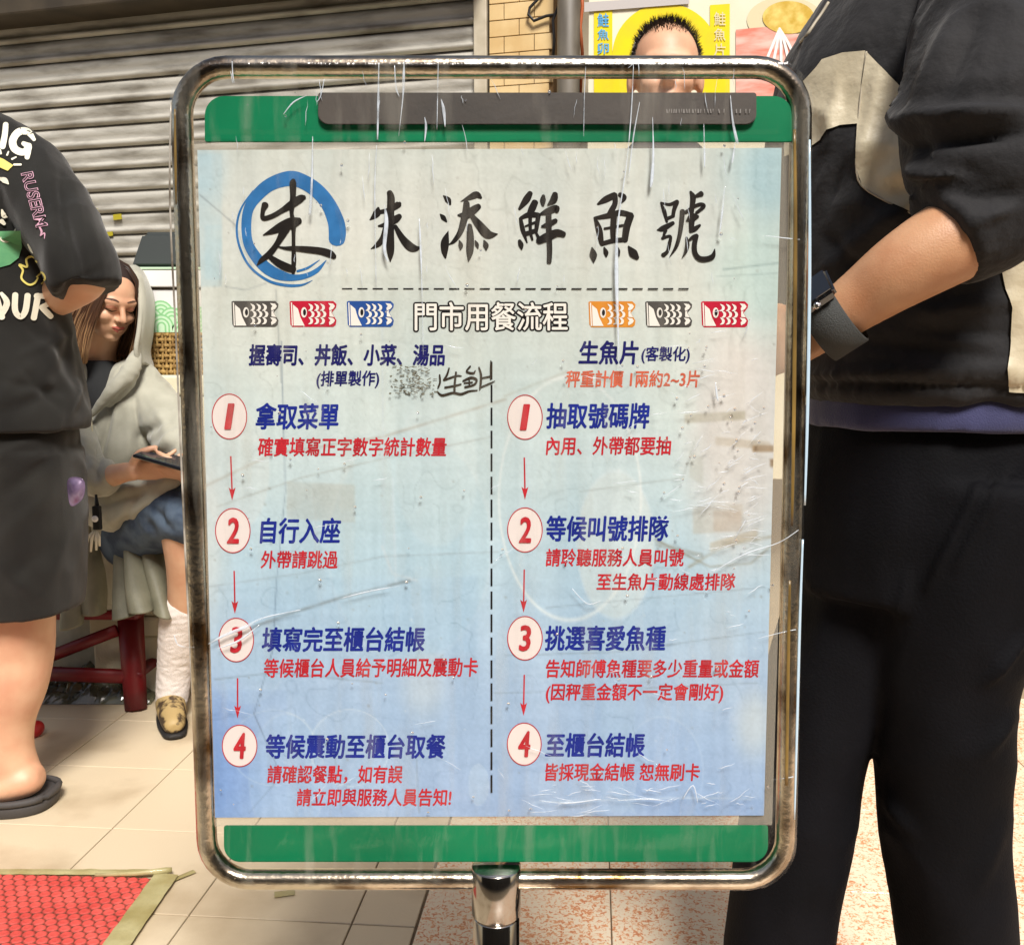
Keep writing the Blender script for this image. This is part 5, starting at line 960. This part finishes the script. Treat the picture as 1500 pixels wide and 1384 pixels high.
    def drape_sheet(x0, x1, x0b, x1b, yt, yb, Yt, Yb, nf, amp, ph_, name='cardigan_skirt'):
        V = []; nu, nv = 90, 50
        for j in range(nv):
            f_ = j/(nv-1)
            for i in range(nu):
                u_ = i/(nu-1); x = (x0+(x1-x0)*u_)*(1-f_)+(x0b+(x1b-x0b)*u_)*f_; w_ = math.sin(u_*math.pi*nf*2+ph_+1.2*math.sin(f_*2+u_*3))
                y = yt+(yb+10*math.sin(u_*5+ph_)-yt)*f_; p = P(x, y, Yt+(Yb-Yt)*f_); p.y += amp*w_*(.25+.75*f_)+.05*(2*u_-1)**2; p.x += amp*.5*math.cos(u_*math.pi*nf*2+ph_)*f_; V.append(p)
        o = mesh(name, V, [(j*nu+i, j*nu+i+1, (j+1)*nu+i+1, (j+1)*nu+i) for j in range(nv-1) for i in range(nu-1)], m_ln, CDG, True); md = o.modifiers.new('s', 'SOLIDIFY'); md.thickness = .004
    drape_sheet(92, 150, 86, 141, 745, 912, 2.62, 2.56, 2.2, .028, .6); drape_sheet(158, 228, 168, 250, 770, 905, 2.60, 2.50, 3.1, .032, 2.2)
    # hood: an open shell behind the head
    rg = []
    hp = [(205, 541, 2.66), (199, 515, 2.64), (204, 480, 2.65), (206, 445, 2.67), (201, 412, 2.69), (186, 392, 2.71), (166, 382, 2.73), (140, 384, 2.76), (118, 400, 2.78), (106, 440, 2.79), (104, 490, 2.78), (112, 535, 2.76)]
    q = smooth_path([(P(*p), 0, 0) for p in hp], 4); V = []; nn_ = len(q); cc = P(158, 470, 2.80)
    for lay in range(6):
        f_ = lay/5
        for p, _, _ in q:
            d = p-cc; V.append(p + Vector((-d.x*.10*f_, .13*math.sin(f_*1.5), -d.z*.08*f_)) + Vector((0, 0, .012*math.sin(p.x*60+lay))))
    Fc = [(l*nn_+i, l*nn_+i+1, (l+1)*nn_+i+1, (l+1)*nn_+i) for l in range(5) for i in range(nn_-1)]
    hd = mesh('hood', V, Fc, m_cd, root, True); so_ = hd.modifiers.new('s', 'SOLIDIFY'); so_.thickness = .006
    tube('hood_hem', [(p, .0065, .0065) for p, _, _ in q], m_cd, hd, 8)
    tube('zip', [(P(x, y, yy), .0022, .0022) for x, y, yy in ((132, 596, 2.60), (135, 630, 2.585), (136, 680, 2.575), (134, 720, 2.57))], mat('pale_zip', C(214, 204, 170, .8), .5), root, 6)
    # collar folds falling from the hood
    fuse('collar', [limb([(198, 520, 2.66, 8), (190, 545, 2.63, 13), (168, 568, 2.60, 10), (148, 592, 2.60, 7), (136, 606, 2.60, 4)]), limb([(120, 540, 2.68, 9), (116, 570, 2.64, 9), (124, 596, 2.61, 6), (133, 608, 2.60, 4)]), limb([(196, 535, 2.66, 10), (186, 560, 2.63, 11), (160, 590, 2.615, 7)])], m_cd, root, .004, 3, (.002, 25, (1, 1, 1)))
    # denim skirt, leg, socks, shoes
    m_dn = mat('blue_denim', C(104, 124, 146, .6), .85, col2=C(62, 80, 106, .6), nscale=16, bump=.4, bscale=500, lo=.4, hi=.6)
    fuse('denim_skirt', [limb([(190, 790, 2.68, 46), (220, 762, 2.60, 50), (262, 752, 2.50, 46), (288, 760, 2.46, 40)]), limb([(225, 775, 2.72, 48), (290, 765, 2.62, 46), (330, 762, 2.56, 40)]), limb([(232, 740, 2.53, 30), (268, 762, 2.49, 32), (290, 772, 2.48, 20)])], m_dn, root, .0055, 4, (.003, 12, (1, 1, 1)), [(225, 745, 250, 775, 6, -.012), (250, 730, 245, 775, 6, .008), (215, 760, 230, 790, 6, -.010)])
    m_so = mat('white_sock', C(236, 226, 218, .82), .9, bump=.5, bscale=300, bstretch=(2, 2, .4)); m_sn = mat('tan_patterned_shoe', C(196, 168, 112, .7), .6, col2=C(84, 64, 40, .6), nscale=26, lo=.46, hi=.54)
    for pts_, fx in (([(263, 890, 2.56, 28), (259, 935, 2.58, 26), (255, 980, 2.60, 24), (252, 1025, 2.60, 23)], 250), ([(314, 930, 2.62, 22), (310, 1000, 2.64, 19), (306, 1030, 2.64, 18)], 306)):
        fuse('sock', [limb(pts_)], m_so, root, .004, 3, (.0015, 30, (1, 1, 2)))
        x_ = P(fx, 1040, 2.60).x; flat = lambda co, no: np.stack([co[:, 0], co[:, 1], np.maximum(co[:, 2], .012)], 1)
        fuse('shoe', [limb3([(Vector((x_-.02, 2.66, .045)), .035, .035), (Vector((x_, 2.60, .05)), .040, .04), (Vector((x_+.03, 2.53, .042)), .038, .036), (Vector((x_+.055, 2.47, .034)), .030, .026)])], m_sn, root, .004, 3, None, (), flat)
        fuse('shoe_sole', [limb3([(Vector((x_-.022, 2.665, .014)), .034, .012), (Vector((x_, 2.60, .014)), .040, .013), (Vector((x_+.03, 2.53, .014)), .041, .013), (Vector((x_+.058, 2.465, .014)), .032, .012)])], mat('black_sole', C(36, 32, 30, .7), .7), root, .004, 2, None, (), lambda co, no: np.stack([co[:, 0], co[:, 1], np.clip((co[:, 2]-.014)*.9+.010, .001, .017)], 1))
    # hair: straight bob of many strands, dark at the root and lighter at the tips
    m_h = bpy.data.materials.new('brown_hair'); m_h.use_nodes = True; t = m_h.node_tree; b = t.nodes['Principled BSDF']; b.inputs['Roughness'].default_value = .42
    at_ = t.nodes.new('ShaderNodeAttribute'); at_.attribute_name = 'strand'; cr_ = t.nodes.new('ShaderNodeValToRGB'); cr_.color_ramp.elements[0].color = C(52, 38, 30, .7); cr_.color_ramp.elements[1].color = C(206, 164, 118, .85); e_ = cr_.color_ramp.elements.new(.5); e_.color = C(96, 64, 44, .75)
    t.links.new(at_.outputs['Fac'], cr_.inputs[0]); t.links.new(cr_.outputs[0], b.inputs['Base Color'])
    V = []; Fc = []; A = []; random.seed(4)
    for i in range(1300):
        th = random.uniform(-math.pi*.80, math.pi*.80)+math.pi                     # angle round the head, front left open
        sx, sy = math.sin(th), math.cos(th); front = sy                            # sy>0 is towards the face
        part = .012 if sx > 0 else -.004
        lift = random.uniform(0, .008); L_ = random.uniform(.93, 1.0); pts_ = []
        zend = -.165*L_-(.02 if abs(sx) > .5 else 0)
        for s in range(9):
            f_ = s/8
            if f_ < .4: a = f_/.4*math.pi/2; x = part+(sx*.084-part)*math.sin(a); y = -.012+sy*.098*math.sin(a); z = .022+.097*math.cos(a)+lift
            else:
                g_ = (f_-.4)/.6; x = sx*(.084+.022*math.sin(g_*2.6)+(.016*g_ if sx > 0 else 0))+.0035*math.sin(i*1.7+g_*4); y = -.012+sy*(.098-.006*g_); z = .022+(zend-.022)*g_
                if sy > .2: x += sx*.004; 
            pts_.append((T_(x*(1+lift*2), y*(1+lift*2), z), .0022*(1.15-.6*f_), .0016))
        r_ = tube_rings(pts_, 4); v, f = rings_mesh(r_); o_ = len(V); V += v; Fc += [tuple(j+o_ for j in q_) for q_ in f]; rj = random.uniform(-.24, .24)
        for s in range(9): A += [max(0, min(1, s/8*.95+rj-.05))]*4
    hr = mesh('hair', V, Fc, m_h, root, True); aa = hr.data.attributes.new('strand', 'FLOAT', 'POINT'); aa.data.foreach_set('value', A)
    cap_ = fuse('hair_base', [ellipsoid(T_(0, -.03, .034), .080, .088, .086, M), ellipsoid(T_(0, -.055, -.045), .072, .055, .085, M)], mat('dark_hair_root', C(50, 34, 28, .7), .6), hr, .005, 3)
    # charm strap and pouch hanging from the cardigan are things of their own
    return root
woman()
m_ph = mat('dark_phone', C(30, 30, 34, .6), .2, coat=.5)
ph = empty('phone', 'dark smartphone held flat in the hands of the seated person', 'phone'); pc_ = P(246, 674, 2.37)
box('phone_case', (-.038, -.075, -.0045), (.038, .075, .0045), m_ph, ph, .004); box('screen', (-.034, -.071, .0047), (.034, .071, .0055), mat('phone_glass', C(60, 66, 76, .6), .08), ph, .0005)
for o in ph.children: o.matrix_parent_inverse = Matrix()
ph.location = pc_; ph.rotation_euler = (R(14), R(-8), R(78))
m_pu = mat('purple_foil', C(150, 128, 160, .7), .25, metal=.3, col2=C(90, 74, 104, .7), nscale=30, coat=.5)
pts4 = [(97, 699), (110, 697), (124, 700), (126, 712), (124, 728), (118, 736), (104, 746), (100, 735), (98, 715)]
def pouch():
    V = []
    for sgn in (1, -1):
        for (x, y) in pts4: V.append(P(x, y, 1.925+.003*sgn))
        V.append(P(111, 718, 1.925-.014*sgn))
    n_ = len(pts4); Fc = [(i, (i+1) % n_, n_) for i in range(n_)]+[((i+1) % n_+n_+1, i+n_+1, 2*n_+1) for i in range(n_)]+[(i, i+n_+1, (i+1) % n_+n_+1, (i+1) % n_) for i in range(n_)]
    o = mesh('foil_pouch', V, Fc, m_pu, None, True); md = o.modifiers.new('s', 'SUBSURF'); md.levels = 2; md.render_levels = 2; tag(o, 'small shiny purple foil pouch at the pocket of the dark shorts', 'pouch')
pouch()
cm_ = empty('strap_charm', 'black strap charm with white dot and pale tassels hanging on the cardigan', 'charm')
m_bs = mat('black_strap', C(28, 30, 30, .6), .5)
tube('strap', [(P(140, 716, 2.44), .003, .002), (P(141, 730, 2.43), .004, .002), (P(142, 742, 2.42), .007, .003)], m_bs, cm_, 8)
a, c_ = P(135, 741, 2.41), P(149, 776, 2.41); box('strap_block', (a.x, 2.405, c_.z), (c_.x, 2.418, a.z), m_bs, cm_, .003)
c_ = P(139, 760, 2.40); v, f = ellipsoid(c_, .0085, .004, .0085, None, 10); mesh('dot', v, f, mat('white_enamel', C(245, 245, 240, .9), .3), cm_, True)
for i, (x, y) in enumerate(((126, 803), (133, 808), (141, 806), (146, 800))):
    tube('tassel', [(P(x*.3+141*.7, 778, 2.41), .0015, .0015), (P(x*.8+141*.2, 787, 2.41), .0045, .003), (P(x, y, 2.41), .0028, .002)], mat('pale_tassel', C(232, 228, 206, .85), .6) if i == 0 else bpy.data.materials['pale_tassel'], cm_, 8)

# ---- man at the back, only the top of his head shows over the stand
def man_back():
    root = empty('person', 'standing person with short spiky black hair in front of the menu board', 'person'); Y = 2.2
    hc = P(975, 110, Y); hs, T_, M = head_sets(hc, Vector((-.1, -1, -.05)), Vector((0, 0, 1)), 1.0); body = list(hs)
    cx = hc.x
    body.append(world_limb([((cx, Y, hc.z-.08), .055, .055), ((cx, Y, hc.z-.17), .06, .06), ((cx, Y, hc.z-.24), .10, .08)]))
    for s in (1, -1):
        body.append(world_limb([((cx+s*.17, Y, hc.z-.27), .05, .05), ((cx+s*.21, Y, hc.z-.55), .042, .042), ((cx+s*.20, Y-.05, hc.z-.80), .028, .028)])); body += hand(Vector((cx+s*.20, Y-.05, hc.z-.81)), Vector((0, -.1, -1)), Vector((s, 0, 0)), 1, .4, s)
        body.append(world_limb([((cx+s*.09, Y, .85), .085, .085), ((cx+s*.10, Y, .48), .058, .058), ((cx+s*.10, Y+.01, .10), .035, .035), ((cx+s*.10, Y-.02, .05), .035, .035)]))
    body.append(world_limb([((cx, Y, hc.z-.30), .17, .10), ((cx, Y, hc.z-.55), .15, .10), ((cx, Y, .92), .16, .11)]))
    fuse('body', body, m_skin, root, .006, 3)
    fuse('t_shirt', [world_limb([((cx, Y, hc.z-.245), .13, .09), ((cx, Y, hc.z-.32), .20, .12), ((cx, Y, hc.z-.6), .18, .125), ((cx, Y, .88), .18, .13)])]+[world_limb([((cx+s*.15, Y, hc.z-.27), .07, .07), ((cx+s*.20, Y, hc.z-.40), .065, .065), ((cx+s*.21, Y, hc.z-.5), .062, .062)]) for s in (1, -1)], mat('navy_cotton', C(40, 44, 60, .6), .85), root, .007, 4, (.003, 10, (1, 1, .6)))
    fuse('trousers', [world_limb([((cx, Y, .95), .16, .12), ((cx, Y, .85), .17, .13)])]+[world_limb([((cx+s*.085, Y, .86), .10, .10), ((cx+s*.10, Y, .48), .075, .075), ((cx+s*.10, Y, .07), .06, .06)]) for s in (1, -1)], mat('dark_trousers', C(40, 38, 38, .6), .85), root, .008, 4)
    for s in (1, -1): fuse('shoe', [world_limb([((cx+s*.10, Y+.04, .045), .04, .04), ((cx+s*.10, Y-.04, .045), .045, .042), ((cx+s*.11, Y-.15, .034), .04, .03)])], m_sole, root, .006, 3, None, (), lambda co, no: np.stack([co[:, 0], co[:, 1], np.maximum(co[:, 2], .001)], 1))
    m_h = mat('spiky_black_hair', C(30, 24, 22, .7), .5, col2=C(52, 42, 38, .7), nscale=80)
    V = []; Fc = []; random.seed(9); R3 = M
    for i in range(5200):
        th = random.uniform(0, 2*math.pi); z = random.uniform(-.05, 1); rr_ = math.sqrt(max(0, 1-z*z)); n_ = Vector((rr_*math.cos(th), rr_*math.sin(th), z))
        if n_.y > .35 and n_.z < .86 - .20*random.random(): 
            if n_.z < .60 or random.random() < .62: continue
        p = Vector((n_.x*.073, -.012+n_.y*.093, .022+n_.z*.087)); L_ = random.uniform(.007, .019)*(1.25 if n_.z > .5 else .8); d = (n_+Vector((random.uniform(-.35, .35), .25+random.uniform(-.3, .3), random.uniform(-.1, .5)))).normalized()
        a, b_, e_ = T_(*p), T_(*(p+d*L_*.6)), T_(*(p+d*L_+Vector((0, .002, -.001)))); sd_ = d.cross(Vector((.3, .5, .8))).normalized(); w_ = .0008; sw = M@sd_*w_
        o_ = len(V); sw2 = (M@(sd_.cross(d)))*w_; V += [a+sw, a-sw, a+sw2, b_+sw*.7, b_-sw*.7, b_+sw2*.7, e_]; Fc += [(o_, o_+1, o_+4, o_+3), (o_+1, o_+2, o_+5, o_+4), (o_+2, o_, o_+3, o_+5), (o_+3, o_+4, o_+6), (o_+4, o_+5, o_+6), (o_+5, o_+3, o_+6)]
    hr = mesh('hair', V, Fc, m_h, root)
    fuse('hair_base', [ellipsoid(T_(0, -.026, .033), .0755, .087, .083, M)], mat('scalp_shade', C(84, 62, 50, .7), .7, col2=C(50, 38, 32, .7), nscale=90), hr, .005, 2)
    return root
man_back()

# ================================================================ SMALL THINGS
# red stool
m_rs = mat('dark_red_plastic', C(150, 22, 30, .65), .45, col2=C(112, 14, 24, .65), nscale=8, bump=.1, bscale=120)
so = empty('stool', 'low dark red plastic stool under the seated person', 'stool')
sx, sy = P(150, 900, 2.85).x, 2.85; zt_ = .285
box('seat', (sx-.17, sy-.15, zt_-.03), (sx+.17, sy+.15, zt_), m_rs, so, .012)
lg = P(199, 1038, 2.67); tops = [(sx+.13, sy-.11), (sx-.13, sy-.11), (sx+.13, sy+.11), (sx-.13, sy+.11)]
feet = [(lg.x, 2.67), (lg.x-.37, 2.69), (lg.x+.01, 3.02), (lg.x-.36, 3.02)]
for (a, b_), (c_, d_) in zip(tops, feet): tube('leg', [(Vector((a, b_, zt_-.03)), .040, .032), (Vector((c_*.6+a*.4, d_*.6+b_*.4, .13)), .037, .030), (Vector((c_, d_, .001)), .033, .028)], m_rs, so, 8)
def bar(p, q, r_, nm='rail'): tube(nm, [(Vector(p), r_, r_*.6), (Vector(q), r_, r_*.6)], m_rs, so, 8)
f0, f1, f2, f3 = [Vector((c_, d_, 0)) for c_, d_ in feet]
bar((f0.x, f0.y+.01, .095), (f1.x, f1.y, .105), .022); bar((f2.x, f2.y, .10), (f3.x, f3.y, .10), .022); bar((f0.x, f0.y, .10), (f2.x, f2.y, .10), .022); bar((f1.x, f1.y, .10), (f3.x, f3.y, .10), .022)
bar((f1.x+.03, f1.y+.02, .115), (f0.x-.06, f0.y+.04, .225), .018, 'brace')
# white foam block and crumpled bag behind the stool
fb_ = box('foam_block', (P(20, 950, 3.08).x, 2.90, .001), (P(178, 950, 3.08).x, 3.06, .26), mat('dirty_white_foam', C(222, 222, 206, .8), .8, col2=C(170, 166, 146, .8), nscale=10), None, .01); tag(fb_, 'dirty white foam block behind the red stool', 'foam block')
m_bag = mat('crumpled_film', C(132, 132, 104, .6), .25, col2=C(78, 80, 60, .6), nscale=14, coat=.5, spec=.7)
V = []; Fc = []; c0 = G(120, 1025); nx_, ny_ = 60, 44
for j in range(ny_):
    for i in range(nx_):
        a, b_ = i/(nx_-1), j/(ny_-1); x = -.20+.42*a; y = -.10+.26*b_; e_ = min(1, 6*min(a, 1-a, b_, 1-b_))
        q = Vector((x*16, y*16, 3)); z = .002+e_*(.028+.05*abs(noise.noise(q))+.03*abs(noise.noise(q*2.3))+.012*noise.noise(q*5)); V.append(Vector((c0.x+x+.012*noise.noise(q*1.7), c0.y+.06+y, z)))
Fc = [(j*nx_+i, j*nx_+i+1, (j+1)*nx_+i+1, (j+1)*nx_+i) for j in range(ny_-1) for i in range(nx_-1)]
o = mesh('plastic_bag', V, Fc, m_bag); tag(o, 'crumpled olive plastic bag lying on the floor under the stool', 'plastic bag')
rd = fuse('red_cap', [ellipsoid(G(52, 1078)+Vector((0, 0, .02)), .022, .03, .022)], mat('bright_red_plastic', C(206, 40, 40, .75), .4), None, .004, 2); tag(rd, 'small bright red plastic bit on the floor behind the slipper', 'plastic scrap')
# white bowl far behind between the trouser legs
bp = G(1276, 1105); rg = []
for r_, z in ((.04, .001), (.075, .02), (.10, .05), (.115, .085), (.12, .085), (.105, .05), (.07, .022), (.01, .018)): rg.append([Vector((bp.x+r_*math.cos(2*math.pi*k/32), bp.y+.12+r_*math.sin(2*math.pi*k/32), z)) for k in range(32)])
v, f = rings_mesh(rg); o = mesh('bowl', v, f, mat('white_plastic', C(236, 234, 230, .85), .4), None, True); tag(o, 'white bowl on the terrazzo seen between the black trouser legs', 'bowl')

# red anti-slip mat, its tape and a paper scrap
mt = empty('floor_mat', 'red rubber floor mat with scale pattern at the kerb of beige tiles', 'mat')
A0 = G(222, 1291); E1 = (G(157, 1384)-A0); E1.normalize(); E0 = (G(0, 1285)-A0).normalized()
m_mat = mat('red_rubber', C(232, 94, 84, .85), .55, col2=C(206, 72, 64, .85), nscale=20, bump=.15, bscale=200, coat=.15)
V = []; JT = []; nx_, ny_ = 380, 280; LX, LY = .82, .60; ps = .0225
for j in range(ny_):
    for i in range(nx_):
        x, y = LX*i/(nx_-1), LY*j/(ny_-1); row = math.floor(y/(ps*.8)); best = 9
        for rr_ in (row-1, row, row+1):
            for cc_ in (-1, 0, 1):
                cx = (math.floor(x/ps-(rr_ % 2)*.5)+cc_+.5+(rr_ % 2)*.5)*ps; cy = (rr_+.5)*ps*.8; best = min(best, math.hypot((x-cx)/1.12, (y-cy)))
        t_ = best/(ps*.5); h_ = .0034*max(0, 1-t_**5)+.0016*math.exp(-((t_-.62)/.16)**2); JT.append(max(0, min(1, (t_-.74)/.16)))
        p = A0+E0*x+E1*y; V.append(Vector((p.x, p.y, .0045+h_+.0012*noise.noise(Vector((x*6, y*6, 0))))))
Fc = [(j*nx_+i, (j+1)*nx_+i, (j+1)*nx_+i+1, j*nx_+i+1) for j in range(ny_-1) for i in range(nx_-1)]
ms_ = mesh('mat_surface', V, Fc, m_mat, mt, True); aa = ms_.data.attributes.new('joint', 'FLOAT', 'POINT'); aa.data.foreach_set('value', JT)
t = m_mat.node_tree; at_ = t.nodes.new('ShaderNodeAttribute'); at_.attribute_name = 'joint'; b = t.nodes['Principled BSDF']; mxn = t.nodes.new('ShaderNodeMix'); mxn.data_type = 'RGBA'; mxn.inputs[7].default_value = C(96, 60, 36, .5); old = b.inputs['Base Color'].links[0].from_socket
t.links.new(at_.outputs['Fac'], mxn.inputs[0]); t.links.new(old, mxn.inputs[6]); t.links.new(mxn.outputs[2], b.inputs['Base Color'])
m_tp = mat('olive_tape', C(200, 190, 140, .75), .5, col2=C(168, 154, 98, .75), nscale=14, bump=.4, bscale=90, coat=.2)
def strip(name, a, b_, wd, z, seed, parent):
    d = (b_-a); L_ = d.length; d = d/L_; n_ = Vector((-d.y, d.x, 0)); V = []; k_ = max(6, int(L_/.01)); W5 = 7
    for i in range(k_+1):
        for j in range(W5):
            f_ = j/(W5-1)-.5; w_ = wd*(1+.08*noise.noise(Vector((i*.35, seed, 0)))); p = a+d*L_*i/k_+n_*f_*w_
            V.append(Vector((p.x, p.y, z+.0022*max(0, noise.noise(Vector((p.x*38, p.y*38, seed))))+.001*(1-abs(f_)*2))))
    return mesh(name, V, [(i*W5+j, i*W5+j+1, (i+1)*W5+j+1, (i+1)*W5+j) for i in range(k_) for j in range(W5-1)], m_tp, parent, True)
strip('tape', G(-60, 1282), G(236, 1283), .020, .0085, 1, mt); strip('tape', G(244, 1287), G(150, 1420), .048, .0095, 2, mt); strip('tape', G(232, 1300), G(285, 1278), .014, .004, 3, mt)
tube('tape_curl', [(G(140, 1290)+Vector((0, 0, .012)), .004, .003), (G(200, 1289)+Vector((0, 0, .014)), .005, .004), (G(243, 1284)+Vector((0, 0, .013)), .007, .006), (G(252, 1282)+Vector((0, 0, .012)), .005, .005)], m_tp, mt, 8)
sc_ = strip('adhesive_scrap', G(402, 1312), G(432, 1308), .02, .003, 5, None); tag(sc_, 'scrap of olive tape stuck to the beige tile under the stand frame', 'tape scrap')
